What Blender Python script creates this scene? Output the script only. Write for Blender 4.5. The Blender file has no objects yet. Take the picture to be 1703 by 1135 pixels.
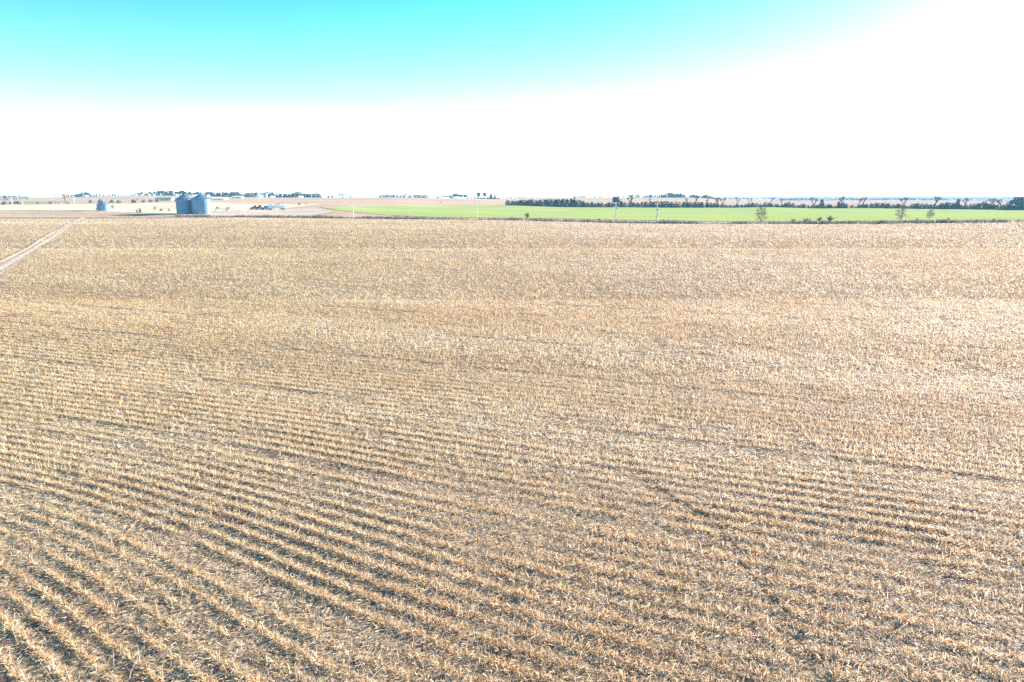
import bpy, bmesh, math, random
import numpy as np
from mathutils import Vector, Matrix

random.seed(7)
rng = np.random.default_rng(11)
scene = bpy.context.scene
COL = scene.collection
R = math.radians

# ------------------------------------------------------------------ camera
H = 10.5                                   # drone height above the corn ground
F, CX, CY, HORV = 1136.0, 851.5, 567.5, 327.3
PITCH = math.atan((CY - HORV) / F)
cam_data = bpy.data.cameras.new('camera')
cam = bpy.data.objects.new('camera', cam_data)
COL.objects.link(cam)
cam.location = (0, 0, H)
cam.rotation_euler = (math.pi / 2 - PITCH, 0, 0)
cam_data.sensor_fit = 'HORIZONTAL'
cam_data.sensor_width = 36.0
cam_data.lens = 36.0 * F / 1703.0
cam_data.clip_start = 0.1
cam_data.clip_end = 80000
scene.camera = cam

# ------------------------------------------------------------------ sky, sun, exposure
SUN_AZ, SUN_EL = 54.0, 16.0                # azimuth clockwise from the view direction
world = bpy.data.worlds.new('World')
scene.world = world
world.use_nodes = True
wn, wl = world.node_tree.nodes, world.node_tree.links
wn.clear()
sky = wn.new('ShaderNodeTexSky')
sky.sky_type = 'NISHITA'
sky.sun_disc = False
sky.sun_elevation = R(SUN_EL)
sky.sun_rotation = R(SUN_AZ)
sky.air_density = 1.0
sky.dust_density = 0.20
sky.ozone_density = 1.0
sep = wn.new('ShaderNodeSeparateColor'); com = wn.new('ShaderNodeCombineColor')
mg = wn.new('ShaderNodeMath'); mg.operation = 'MAXIMUM'     # pale haze instead of a yellow rim
mb = wn.new('ShaderNodeMath'); mb.operation = 'MAXIMUM'
hsv = wn.new('ShaderNodeHueSaturation')
hsv.inputs['Saturation'].default_value = 1.75
hsv.inputs['Hue'].default_value = 0.495
bg = wn.new('ShaderNodeBackground')
bg.inputs['Strength'].default_value = 0.076
wo = wn.new('ShaderNodeOutputWorld')
wl.new(sky.outputs['Color'], sep.inputs['Color'])
wl.new(sep.outputs['Red'], com.inputs['Red'])
wl.new(sep.outputs['Red'], mg.inputs[0]); wl.new(sep.outputs['Green'], mg.inputs[1]); wl.new(mg.outputs[0], com.inputs['Green'])
wl.new(sep.outputs['Red'], mb.inputs[0]); wl.new(sep.outputs['Blue'], mb.inputs[1]); wl.new(mb.outputs[0], com.inputs['Blue'])
wl.new(com.outputs['Color'], hsv.inputs['Color'])
wl.new(hsv.outputs['Color'], bg.inputs['Color'])
wl.new(bg.outputs['Background'], wo.inputs['Surface'])

sd = Vector((math.sin(R(SUN_AZ)) * math.cos(R(SUN_EL)), math.cos(R(SUN_AZ)) * math.cos(R(SUN_EL)), math.sin(R(SUN_EL))))
sun_data = bpy.data.lights.new('sun', 'SUN')
sun_data.energy = 5.0
sun_data.angle = R(0.53)
sun_data.color = (1.0, 0.885, 0.76)
sun = bpy.data.objects.new('sun', sun_data)
COL.objects.link(sun)
sun.rotation_euler = sd.to_track_quat('Z', 'Y').to_euler()
sun.location = (60, 45, 60)

vs = scene.view_settings
vs.view_transform = 'Standard'
vs.look = 'None'
vs.exposure = 2.24
vs.gamma = 1.0
scene.cycles.use_denoising = False
scene.cycles.max_bounces = 6
scene.cycles.diffuse_bounces = 3
scene.cycles.transmission_bounces = 3
scene.cycles.volume_bounces = 0
scene.cycles.caustics_reflective = False
scene.cycles.caustics_refractive = False

# ------------------------------------------------------------------ pixel <-> place
SP, CP = math.sin(PITCH), math.cos(PITCH)
def depr(v):                                # tangent of the depression of a photo row
    up = (CY - np.asarray(v, float)) / F
    return -(up * CP - SP) / (CP + up * SP)
def z_at(v, Y): return H - Y * depr(v)
def x_at(u, v, Y):
    up = (CY - np.asarray(v, float)) / F
    return (u - CX) / F * Y / (CP + up * SP)
U2T = 1 / 1157.5

# ------------------------------------------------------------------ terrain
CUT = lambda x: np.minimum(322 - 0.36 * x, 391 + 0.07 * (x + 195))              # edge of the corn, same bearing as the rows
cols = [
 (0,    [(384,362),(455,353.5),(470,350.8),(650,342),(720,340),(1000,329.5)]),
 (130,  [(386,362),(436,353.2),(455,350.5),(640,341),(720,338.5),(1000,328)]),
 (250,  [(390,361.5),(415,356.8),(470,352),(640,338.5),(760,335.5),(1000,325.5)]),
 (320,  [(385,361.5),(404,359),(430,356),(640,337),(800,333),(1000,326.5)]),
 (400,  [(375,361.5),(393,360.2),(480,350.5),(640,340),(800,333),(1000,328.5)]),
 (450,  [(368,362.5),(386,360.4),(500,350),(640,341),(800,334.5),(1000,329)]),
 (560,  [(354,364),(371,360.5),(480,349.5),(575,342.5),(800,334),(1000,329)]),
 (650,  [(345,364.5),(362,360.5),(480,352),(620,341.5),(800,334.5),(1000,328.7)]),
 (750,  [(333,365.5),(350,362),(480,352.5),(690,341.5),(850,335.5),(1100,330)]),
 (850,  [(322,367),(338,364),(480,353.5),(690,342.5),(850,338),(1500,330)]),
 (950,  [(312,369.5),(327,365.5),(480,354),(670,345.5),(850,341),(1400,329)]),
 (1050, [(304,372),(319,367.5),(480,354.5),(660,345.5),(850,341),(1300,329.3)]),
 (1150, [(295,373),(310,368.5),(480,355),(645,346.5),(850,341.5),(1300,329.5)]),
 (1210, [(291,373.5),(306,369.5),(480,355),(640,346.5),(850,341.5),(1300,333)]),
 (1280, [(284,373.5),(299,370),(480,354.5),(630,345.5),(850,341),(1300,334.5)]),
 (1360, [(279,373.5),(293,370),(480,355),(625,347.6),(850,342),(1300,334.5)]),
 (1450, [(272,373),(285,369.5),(480,355),(620,347),(850,341.5),(1300,335)]),
 (1550, [(265,372),(278,368.7),(480,356),(612,348.2),(850,342),(1300,335)]),
 (1703, [(255,371),(267,368),(480,357),(602,350.2),(850,343),(1300,335)]),
]
def pchip(xk, yk, x):
    xk = np.asarray(xk, float); yk = np.asarray(yk, float)
    h = np.diff(xk); d = np.diff(yk) / h
    m = np.zeros_like(yk)
    for i in range(1, len(xk) - 1):
        if d[i-1] * d[i] > 0:
            w1, w2 = 2*h[i] + h[i-1], h[i] + 2*h[i-1]
            m[i] = (w1 + w2) / (w1 / d[i-1] + w2 / d[i])
    m[0], m[-1] = d[0], d[-1]
    i = np.clip(np.searchsorted(xk, x) - 1, 0, len(h) - 1)
    s = np.clip((x - xk[i]) / h[i], 0, 1)
    h00 = 2*s**3 - 3*s**2 + 1; h10 = s**3 - 2*s**2 + s
    h01 = -2*s**3 + 3*s**2; h11 = s**3 - s**2
    return h00*yk[i] + h10*h[i]*m[i] + h01*yk[i+1] + h11*h[i]*m[i+1]
YT = np.concatenate([np.arange(0, 1200, 3.0), np.geomspace(1200, 40000, 240)])
TC, ZT = [], []
for u, prof in cols:
    ys, zs = [0, 60, 150], [0, 0, 0.1]
    for (Y, v) in prof:
        ys.append(Y); zs.append(float(z_at(v, Y)))
    left = u < 1190
    yl = ys[-1]
    if left:
        ys += [yl + 400, 3200, 8000, 40000]; zs += [zs[-1] - 1.5, -10.0, -24.0, -120.0]
    else:
        ys += [2200, 3600, 5000, 6500, 40000]
        zs += [-2.0, float(z_at(331.2, 3600)), float(z_at(329.6, 5000)), float(z_at(328.0, 6500)), -30.0]
    TC.append((u - CX) * U2T); ZT.append(pchip(ys, zs, YT))
TC = np.array(TC); ZT = np.array(ZT)

def hashn(i, j, s):
    n = (i * 374761393 + j * 668265263 + s * 974634721) & 0xFFFFFFFF
    n = ((n ^ (n >> 13)) * 1274126177) & 0xFFFFFFFF
    return ((n ^ (n >> 16)) & 0xFFFF) / 65535.0
def vnoise(x, y, sc, s=0):
    x = np.asarray(x, float) / sc + 1000; y = np.asarray(y, float) / sc + 1000
    i = np.floor(x).astype(np.int64); j = np.floor(y).astype(np.int64)
    fx = x - i; fy = y - j
    fx = fx*fx*(3 - 2*fx); fy = fy*fy*(3 - 2*fy)
    a, b = hashn(i, j, s), hashn(i+1, j, s)
    c, d = hashn(i, j+1, s), hashn(i+1, j+1, s)
    return (a*(1-fx) + b*fx)*(1-fy) + (c*(1-fx) + d*fx)*fy

def zter(x, y):
    x = np.asarray(x, float); y = np.asarray(y, float)
    yy = np.clip(y, 0, 39999)
    t = np.clip(x / np.maximum(y, 40.0), TC[0], TC[-1])
    k = np.clip(np.searchsorted(TC, t) - 1, 0, len(TC) - 2)
    s = (t - TC[k]) / (TC[k+1] - TC[k]); s = s*s*(3 - 2*s)*0.5 + s*0.5
    j = np.clip(np.searchsorted(YT, yy) - 1, 0, len(YT) - 2)
    q = (yy - YT[j]) / (YT[j+1] - YT[j])
    z0 = ZT[k, j]*(1-q) + ZT[k, j+1]*q
    z1 = ZT[k+1, j]*(1-q) + ZT[k+1, j+1]*q
    z = z0*(1-s) + z1*s
    w = np.clip((yy - 18) / 60, 0, 1)
    z = z + w * 0.30 * (vnoise(x, y, 46, 3) - 0.5) + w * 0.12 * (vnoise(x, y, 17, 5) - 0.5)
    far = np.clip((yy - 700) / 800, 0, 1)
    z = z + far * 2.2 * (vnoise(x, y, 300, 9) - 0.5)
    return z
def gz(x, y): return float(zter(np.array([x]), np.array([y]))[0])
_YS = np.concatenate([np.arange(8, 200, 0.25), np.arange(200, 2600, 1.0)])
def hit(u, v):
    xs = x_at(u, v, _YS); zr = z_at(v, _YS); zt = zter(xs, _YS)
    k = np.nonzero(zr <= zt)[0]
    i = k[0] if len(k) else len(_YS) - 1
    return float(xs[i]), float(_YS[i]), float(zt[i])

# ------------------------------------------------------------------ materials
def new_mat(name):
    m = bpy.data.materials.new(name); m.use_nodes = True
    nt = m.node_tree
    b = nt.nodes['Principled BSDF']
    return m, nt, b
def simple(name, col, rough=0.7, metal=0.0, var=0.15, scale=3.0, spec=0.4, bump=0.0):
    m, nt, b = new_mat(name)
    n = nt.nodes.new('ShaderNodeTexNoise'); n.inputs['Scale'].default_value = scale; n.inputs['Detail'].default_value = 4
    tc = nt.nodes.new('ShaderNodeTexCoord')
    nt.links.new(tc.outputs['Object'], n.inputs['Vector'])
    r = nt.nodes.new('ShaderNodeValToRGB')
    c = np.array(col)
    r.color_ramp.elements[0].position = 0.3; r.color_ramp.elements[1].position = 0.7
    r.color_ramp.elements[0].color = (*np.clip(c*(1-var), 0, 1), 1)
    r.color_ramp.elements[1].color = (*np.clip(c*(1+var), 0, 1), 1)
    nt.links.new(n.outputs['Fac'], r.inputs['Fac'])
    nt.links.new(r.outputs['Color'], b.inputs['Base Color'])
    b.inputs['Roughness'].default_value = rough
    b.inputs['Metallic'].default_value = metal
    b.inputs['Specular IOR Level'].default_value = spec
    if bump:
        bp = nt.nodes.new('ShaderNodeBump'); bp.inputs['Strength'].default_value = bump; bp.inputs['Distance'].default_value = 0.1
        nt.links.new(n.outputs['Fac'], bp.inputs['Height']); nt.links.new(bp.outputs['Normal'], b.inputs['Normal'])
    return m
def ground_mat(name, c1, c2, c3, s1, s2, rough=0.95, stretch=None, bump=0.5, bscale=1.5, bdist=0.3):
    """two scales of noise; stretch = (angle, factor) draws the noise out along the rows"""
    m, nt, b = new_mat(name)
    N, L = nt.nodes, nt.links
    tc = N.new('ShaderNodeTexCoord')
    src = tc.outputs['Object']
    if stretch:
        mp = N.new('ShaderNodeMapping'); mp.vector_type = 'POINT'
        mp.inputs['Rotation'].default_value = (0, 0, stretch[0])
        mp2 = N.new('ShaderNodeMapping'); mp2.inputs['Scale'].default_value = (1/stretch[1], 1, 1)
        L.new(src, mp.inputs['Vector']); L.new(mp.outputs['Vector'], mp2.inputs['Vector']); src = mp2.outputs['Vector']
    n1 = N.new('ShaderNodeTexNoise'); n1.inputs['Scale'].default_value = s1; n1.inputs['Detail'].default_value = 5
    n2 = N.new('ShaderNodeTexNoise'); n2.inputs['Scale'].default_value = s2; n2.inputs['Detail'].default_value = 5
    L.new(src, n1.inputs['Vector']); L.new(src, n2.inputs['Vector'])
    def ramp(a, bcol, lo, hi, fac):
        r = N.new('ShaderNodeValToRGB')
        r.color_ramp.elements[0].position = lo; r.color_ramp.elements[1].position = hi
        r.color_ramp.elements[0].color = (*a, 1); r.color_ramp.elements[1].color = (*bcol, 1)
        L.new(fac, r.inputs['Fac']); return r.outputs['Color']
    a = ramp(c1, c2, 0.35, 0.65, n1.outputs['Fac'])
    f = ramp((0, 0, 0), (1, 1, 1), 0.45, 0.7, n2.outputs['Fac'])
    mx = N.new('ShaderNodeMix'); mx.data_type = 'RGBA'
    L.new(f, mx.inputs['Factor']); L.new(a, mx.inputs['A']); mx.inputs['B'].default_value = (*c3, 1)
    L.new(mx.outputs['Result'], b.inputs['Base Color'])
    b.inputs['Roughness'].default_value = rough; b.inputs['Specular IOR Level'].default_value = 0.0
    if bump:
        n3 = N.new('ShaderNodeTexNoise'); n3.inputs['Scale'].default_value = bscale; n3.inputs['Detail'].default_value = 6
        L.new(tc.outputs['Object'], n3.inputs['Vector'])
        bp = N.new('ShaderNodeBump'); bp.inputs['Strength'].default_value = bump; bp.inputs['Distance'].default_value = bdist
        L.new(n3.outputs['Fac'], bp.inputs['Height']); L.new(bp.outputs['Normal'], b.inputs['Normal'])
    return m
def blade_mat(name, trans=0.35, attr='tint', col=None, rough=0.55):
    m, nt, b = new_mat(name)
    N, L = nt.nodes, nt.links
    if col is None:
        a = N.new('ShaderNodeAttribute'); a.attribute_name = attr; c = a.outputs['Color']
        L.new(c, b.inputs['Base Color'])
    else:
        oi = N.new('ShaderNodeObjectInfo'); g = N.new('ShaderNodeNewGeometry')
        n = N.new('ShaderNodeTexNoise'); n.inputs['Scale'].default_value = 0.9; n.inputs['Detail'].default_value = 3
        L.new(g.outputs['Position'], n.inputs['Vector'])
        ad = N.new('ShaderNodeMath'); ad.operation = 'ADD'
        sc = N.new('ShaderNodeMath'); sc.operation = 'MULTIPLY'; sc.inputs[1].default_value = 0.5
        L.new(oi.outputs['Random'], sc.inputs[0]); L.new(sc.outputs[0], ad.inputs[0])
        sc2 = N.new('ShaderNodeMath'); sc2.operation = 'MULTIPLY'; sc2.inputs[1].default_value = 0.5
        L.new(n.outputs['Fac'], sc2.inputs[0]); L.new(sc2.outputs[0], ad.inputs[1])
        r = N.new('ShaderNodeValToRGB')
        r.color_ramp.elements[0].position = 0.15; r.color_ramp.elements[1].position = 0.85
        k = np.array(col)
        r.color_ramp.elements[0].color = (*np.clip(k*0.7, 0, 1), 1); r.color_ramp.elements[1].color = (*np.clip(k*1.3, 0, 1), 1)
        L.new(ad.outputs[0], r.inputs['Fac']); c = r.outputs['Color']
        L.new(c, b.inputs['Base Color'])
    b.inputs['Roughness'].default_value = rough; b.inputs['Specular IOR Level'].default_value = 0.25
    if trans:
        t = N.new('ShaderNodeBsdfTranslucent'); L.new(c, t.inputs['Color'])
        mx = N.new('ShaderNodeMixShader'); mx.inputs['Fac'].default_value = trans
        L.new(b.outputs['BSDF'], mx.inputs[1]); L.new(t.outputs['BSDF'], mx.inputs[2])
        L.new(mx.outputs['Shader'], N['Material Output'].inputs['Surface'])
    return m

ROWANG = math.atan(0.36)
M = {
 'soil': ground_mat('soil_and_chaff', (0.135, 0.098, 0.070), (0.25, 0.18, 0.115), (0.37, 0.27, 0.165), 2.2, 7.0, stretch=(ROWANG, 3.0), bump=0.9, bscale=5.0, bdist=0.12),
 'dry': ground_mat('dry_pasture', (0.38, 0.265, 0.175), (0.48, 0.345, 0.23), (0.43, 0.285, 0.195), 0.02, 0.11, stretch=(0, 6.0), bump=0.15, bscale=0.3, bdist=0.4),
 'hay': ground_mat('pale_hay_stubble', (0.56, 0.45, 0.28), (0.64, 0.53, 0.35), (0.52, 0.41, 0.26), 0.03, 0.25, stretch=(ROWANG, 5.0), bump=0.12, bscale=0.3, bdist=0.4),
 'wheat': ground_mat('young_wheat', (0.265, 0.315, 0.095), (0.345, 0.38, 0.135), (0.295, 0.35, 0.11), 0.03, 0.16, stretch=(ROWANG, 9.0), bump=0.12, bscale=0.3, bdist=0.4),
 'gravel': ground_mat('gravel', (0.42, 0.32, 0.24), (0.54, 0.43, 0.34), (0.46, 0.33, 0.24), 0.05, 0.4, stretch=(ROWANG, 5.0), bump=0.15, bscale=0.6, bdist=0.15),
 'track': ground_mat('beaten_chaff_track', (0.38, 0.30, 0.22), (0.48, 0.39, 0.29), (0.30, 0.23, 0.17), 0.3, 1.3, bump=0.8, bscale=3.0, bdist=0.15),
 'residue': blade_mat('corn_residue', 0.45),
 'weeds': blade_mat('dry_weeds', 0.12),
 'stub': blade_mat('corn_stalk', 0.15, col=(0.64, 0.44, 0.22)),
 'cedar': blade_mat('cedar_foliage', 0.15, col=(0.058, 0.082, 0.052), rough=0.7),
 'pine': blade_mat('pine_foliage', 0.15, col=(0.06, 0.085, 0.05), rough=0.7),
 'twig': blade_mat('bare_twigs', 0.0, col=(0.20, 0.155, 0.135), rough=0.9),
 'twig_pale': blade_mat('pale_twigs', 0.0, col=(0.42, 0.34, 0.25), rough=0.9),
 'leaf_gold': blade_mat('dry_gold_leaves', 0.3, col=(0.46, 0.30, 0.13), rough=0.8),
 'leaf_olive': blade_mat('olive_leaves', 0.3, col=(0.30, 0.27, 0.12), rough=0.8),
 'bark': simple('bark', (0.13, 0.105, 0.09), 0.95, var=0.3, scale=4),
 'pole_wood': simple('weathered_pole_wood', (0.66, 0.62, 0.57), 0.6, var=0.12, scale=2),
 'galv': simple('sky_tinted_galvanised_steel', (0.16, 0.27, 0.37), 0.45, 0.3, var=0.06, scale=0.7),  # blue of the reflected sky is put into the steel's base colour
 'galv_dark': simple('sky_tinted_dull_rib', (0.12, 0.20, 0.29), 0.5, 0.3, var=0.06, scale=0.7),  # darker rib steel, with the same reflected-sky blue in its base colour
 'white': simple('white_paint', (0.86, 0.86, 0.85), 0.5, var=0.04),
 'grey_roof': simple('grey_roof_sheet', (0.24, 0.22, 0.21), 0.85, 0.0, var=0.15, scale=0.5),
 'tan_wall': simple('weathered_wall', (0.42, 0.38, 0.35), 0.8, var=0.15, scale=0.6),
 'glass': simple('dark_window_glass', (0.03, 0.045, 0.06), 0.08, var=0.1, spec=0.6),
 'tyre': simple('tyre_rubber', (0.025, 0.025, 0.027), 0.85, var=0.2),
 'green': simple('green_tractor_paint', (0.04, 0.26, 0.06), 0.35, var=0.08),
 'yellow': simple('yellow_rim_paint', (0.75, 0.55, 0.05), 0.4, var=0.08),
 'red': simple('red_tractor_paint', (0.50, 0.04, 0.03), 0.35, var=0.08),
 'teal': simple('blue_truck_paint', (0.05, 0.36, 0.52), 0.3, var=0.08),
 'black': simple('black_steel', (0.03, 0.03, 0.032), 0.6, var=0.2),
 'porcelain': simple('pale_insulator', (0.62, 0.62, 0.64), 0.3, var=0.05),
}

# ------------------------------------------------------------------ mesh helpers
def np_mesh(name, verts, quads, mat, tint=None, smooth=False):
    me = bpy.data.meshes.new(name)
    nv, nq = len(verts), len(quads)
    k = quads.shape[1]
    me.vertices.add(nv); me.vertices.foreach_set('co', np.asarray(verts, np.float32).ravel())
    me.loops.add(nq*k); me.loops.foreach_set('vertex_index', np.asarray(quads, np.int32).ravel())
    me.polygons.add(nq)
    me.polygons.foreach_set('loop_start', np.arange(0, nq*k, k, dtype=np.int32))
    me.update(calc_edges=True)
    if tint is not None:
        a = me.attributes.new('tint', 'FLOAT_COLOR', 'POINT')
        c = np.ones((nv, 4), np.float32); c[:, :3] = tint
        a.data.foreach_set('color', c.ravel())
    if smooth: me.polygons.foreach_set('use_smooth', np.ones(nq, bool))
    me.materials.append(mat)
    return me
def link(name, me, parent=None, loc=None):
    o = bpy.data.objects.new(name, me); COL.objects.link(o)
    if parent: o.parent = parent
    if loc is not None: o.location = loc
    return o
def tag(o, label=None, cat=None, group=None, kind=None):
    if label: o['label'] = label
    if cat: o['category'] = cat
    if group: o['group'] = group
    if kind: o['kind'] = kind
    return o
def empty(name, loc, rz=0.0, label=None, cat=None, group=None):
    o = bpy.data.objects.new(name, None); COL.objects.link(o)
    o.location = loc; o.rotation_euler = (0, 0, rz); o.empty_display_size = 0.2
    return tag(o, label, cat, group)
class MB:
    def __init__(s): s.bm = bmesh.new()
    def box(s, c, d, rot=None, taper=1.0):
        vs = []
        for sx, sy, sz in ((-1,-1,-1),(1,-1,-1),(1,1,-1),(-1,1,-1),(-1,-1,1),(1,-1,1),(1,1,1),(-1,1,1)):
            k = taper if sz > 0 else 1.0
            p = Vector((sx*d[0]/2*k, sy*d[1]/2*k, sz*d[2]/2))
            if rot is not None: p = rot @ p
            vs.append(s.bm.verts.new(p + Vector(c)))
        for f in ((3,2,1,0),(4,5,6,7),(0,1,5,4),(1,2,6,5),(2,3,7,6),(3,0,4,7)):
            s.bm.faces.new([vs[i] for i in f])
        return s
    def tube(s, a, b, r0, r1=None, n=8, caps=True):
        a, b = Vector(a), Vector(b); r1 = r0 if r1 is None else r1
        q = (b - a).to_track_quat('Z', 'Y')
        A = [s.bm.verts.new(a + q @ Vector((r0*math.cos(2*math.pi*i/n), r0*math.sin(2*math.pi*i/n), 0))) for i in range(n)]
        B = [s.bm.verts.new(b + q @ Vector((r1*math.cos(2*math.pi*i/n), r1*math.sin(2*math.pi*i/n), 0))) for i in range(n)]
        for i in range(n): s.bm.faces.new((A[i], A[(i+1) % n], B[(i+1) % n], B[i]))
        if caps: s.bm.faces.new(A[::-1]); s.bm.faces.new(B)
        return s
    def lathe(s, prof, n=48, cap=True):
        rings = []
        for r, z in prof:
            rings.append([s.bm.verts.new((r*math.cos(2*math.pi*i/n), r*math.sin(2*math.pi*i/n), z)) for i in range(n)])
        for a, b in zip(rings, rings[1:]):
            for i in range(n): s.bm.faces.new((a[i], a[(i+1) % n], b[(i+1) % n], b[i]))
        if cap: s.bm.faces.new(rings[-1]); s.bm.faces.new(rings[0][::-1])
        return s
    def prism(s, pts, y0, y1):               # outline in x-z, extruded along y
        a = [s.bm.verts.new((p[0], y0, p[1])) for p in pts]; b = [s.bm.verts.new((p[0], y1, p[1])) for p in pts]
        n = len(pts)
        for i in range(n): s.bm.faces.new((a[i], a[(i+1) % n], b[(i+1) % n], b[i]))
        s.bm.faces.new(a[::-1]); s.bm.faces.new(b)
        return s
    def mesh(s, name, mat, smooth=False):
        bmesh.ops.recalc_face_normals(s.bm, faces=s.bm.faces)
        me = bpy.data.meshes.new(name); s.bm.to_mesh(me); s.bm.free()
        me.materials.append(mat)
        if smooth:
            for p in me.polygons: p.use_smooth = True
        return me
    def build(s, name, mat, parent=None, smooth=False):
        return link(name, s.mesh(name, mat, smooth), parent)

# ------------------------------------------------------------------ ground sheets
def grid_sheet(name, X, Y, Z, mat):
    nr, nc = X.shape
    v = np.stack([X, Y, Z], -1).reshape(-1, 3)
    i = np.arange(nr*nc).reshape(nr, nc)
    q = np.stack([i[:-1, :-1], i[:-1, 1:], i[1:, 1:], i[1:, :-1]], -1).reshape(-1, 4)
    o = link(name, np_mesh(name, v, q, mat, smooth=True))
    return tag(o, kind='structure')
def strip_sheet(name, xs, ylo, yhi, ns, lift, mat):
    """sheet between two curves y = ylo(x) and y = yhi(x), lying lift above the terrain"""
    s = np.linspace(0, 1, ns)[:, None]
    a = np.array([ylo(x) for x in xs]); b = np.array([yhi(x) for x in xs])
    Y = a[None]*(1-s) + b[None]*s
    X = np.repeat(np.array(xs)[None], ns, 0)
    Z = zter(X, Y) + lift
    return grid_sheet(name, X, Y, Z, mat)

def axis(a, fine, b, lo, hi):
    p = [0.0]; st = fine
    pos = list(np.arange(a, b + fine, fine))
    x = pos[-1]; st = fine
    while x < hi: st *= 1.09; x += st; pos.append(x)
    x = pos[0]; st = fine; pre = []
    while x > lo: st *= 1.09; x -= st; pre.append(x)
    return np.array(pre[::-1] + pos)
gx = axis(-420, 8, 330, -6200, 6200)
gy = axis(-40, 6, 1100, -900, 6000)
GX, GY = np.meshgrid(gx, gy)
GZ = zter(GX, GY)
inside = np.clip((CUT(GX) - 4 - GY) / 6, 0, 1) * (GY > -30) * (np.abs(GX) < 700)
GZ = GZ - 0.35 * inside                      # the field's own sheet lies on top of this
terrain = grid_sheet('ground', GX, GY, GZ, M['dry'])

# corn field: fine near the drone, coarser away
def rowcoord(x, y):
    near = 1/(1 + np.exp(np.clip((y - 23.5)/3.6, -30, 30)))
    sp = 3.0 * np.log1p(np.exp(np.clip((-x - 3) / 3.0, -30, 30)))
    return y + 0.36*x + 0.05*x*np.exp(-np.clip(y, 0, None)/45.0) - 0.44*sp*near + 0.35*np.sin(x/23.0 + y/60.0) + 0.20*(vnoise(x, y, 5.0, 61) - 0.5)
ROW = 0.78
fx = np.concatenate([np.linspace(-420, -60, 60)[:-1], np.linspace(-60, 60, 120), np.linspace(60, 420, 60)[1:]])
ss = np.linspace(0, 1, 240)**1.9
FX = np.repeat(fx[None], len(ss), 0)
yend = CUT(fx)
FY = -20 + ss[:, None]*(yend[None] + 20)
FZ = zter(FX, FY) + 0.03
field = grid_sheet('corn_field', FX, FY, FZ, M['soil'])

xs_l = np.linspace(-460, 330, 240)
ROAD = lambda x: 333 - 0.36*x
road = strip_sheet('gravel_road', xs_l, lambda x: ROAD(x) - 3.2, lambda x: ROAD(x) + 3.2, 5, 0.10, M['gravel'])
def interp(pts):
    a = np.array(pts, float)
    return lambda x: float(np.interp(x, a[:, 0], a[:, 1]))
near_g = interp([(-150, 540), (-142, 524), (-118, 468), (-70, 388), (-40, 357), (0, 345), (500, 165)])
far_g = interp([(-150, 541), (-142, 540), (-125, 566), (-50, 648), (0, 690), (900, 510)])
wheat = strip_sheet('green_wheat_field', np.linspace(-149, 560, 180), near_g, far_g, 60, 0.16, M['wheat'])
hay = strip_sheet('pale_hay_field', np.linspace(-560, -172, 100), interp([(-560, 352+200), (-172, 352+62)]), interp([(-560, 650), (-172, 640)]), 40, 0.14, M['hay'])
yard = strip_sheet('gravel_yard', np.linspace(-205, -112, 40), interp([(-205, 338+.36*205), (-112, 338+.36*112)]), interp([(-205, 440), (-190, 500), (-150, 525), (-112, 440)]), 24, 0.20, M['gravel'])
patch = strip_sheet('far_green_field', np.linspace(-555, -505, 14), lambda x: 760.0, lambda x: 800.0, 8, 0.4, M['wheat'])

# beaten track running across the stubble to the gate
tp = [hit(-140, 515), hit(-60, 478), hit(0, 446), hit(40, 423), hit(80, 399), hit(112, 378), hit(128, 369), hit(140, 362.5)]
ta = np.array([(p[0], p[1]) for p in tp])
def resample(pts, n):
    d = np.concatenate([[0], np.cumsum(np.hypot(*np.diff(pts, axis=0).T))])
    q = np.linspace(0, d[-1], n)
    return np.stack([np.interp(q, d, pts[:, 0]), np.interp(q, d, pts[:, 1])], 1)
tl = resample(ta, 140)
tg = np.gradient(tl, axis=0); tg /= np.linalg.norm(tg, axis=1)[:, None]
tnr = np.stack([-tg[:, 1], tg[:, 0]], 1)
TW = 3.2
offs = np.linspace(-1, 1, 15)
wob = 1 + 0.5*(vnoise(np.arange(140), np.zeros(140), 9, 4) - 0.5)
TX = tl[:, 0][:, None] + tnr[:, 0][:, None]*offs[None]*TW/2*wob[:, None]
TY = tl[:, 1][:, None] + tnr[:, 1][:, None]*offs[None]*TW/2*wob[:, None]
rut = -0.06*np.exp(-((np.abs(offs) - 0.5)/0.16)**2)
TZ = zter(TX, TY) + 0.16 + rut[None]*1.0
grid_sheet('field_track', TX, TY, TZ, M['track'])
def poly_dist(P, x, y):
    d = np.full(len(x), 1e9)
    for a, b in zip(P[:-1], P[1:]):
        ab = b - a; L2 = (ab**2).sum()
        s = np.clip(((x-a[0])*ab[0] + (y-a[1])*ab[1])/L2, 0, 1)
        d = np.minimum(d, np.hypot(x - a[0] - s*ab[0], y - a[1] - s*ab[1]))
    return d

def track_dist(x, y): return poly_dist(ta, x, y)
# washed-out rill in the stubble, lower right
gp = [hit(a, b) for a, b in ((985, 735), (1012, 752), (1045, 772), (1090, 822), (1130, 846), (1165, 862), (1212, 903), (1228, 940), (1268, 985), (1292, 1022), (1303, 1058), (1318, 1085), (1345, 1130), (1380, 1200))]
ga = np.array([(p[0], p[1]) for p in gp])
def gully_dist(x, y): return poly_dist(ga, x, y)

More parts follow.
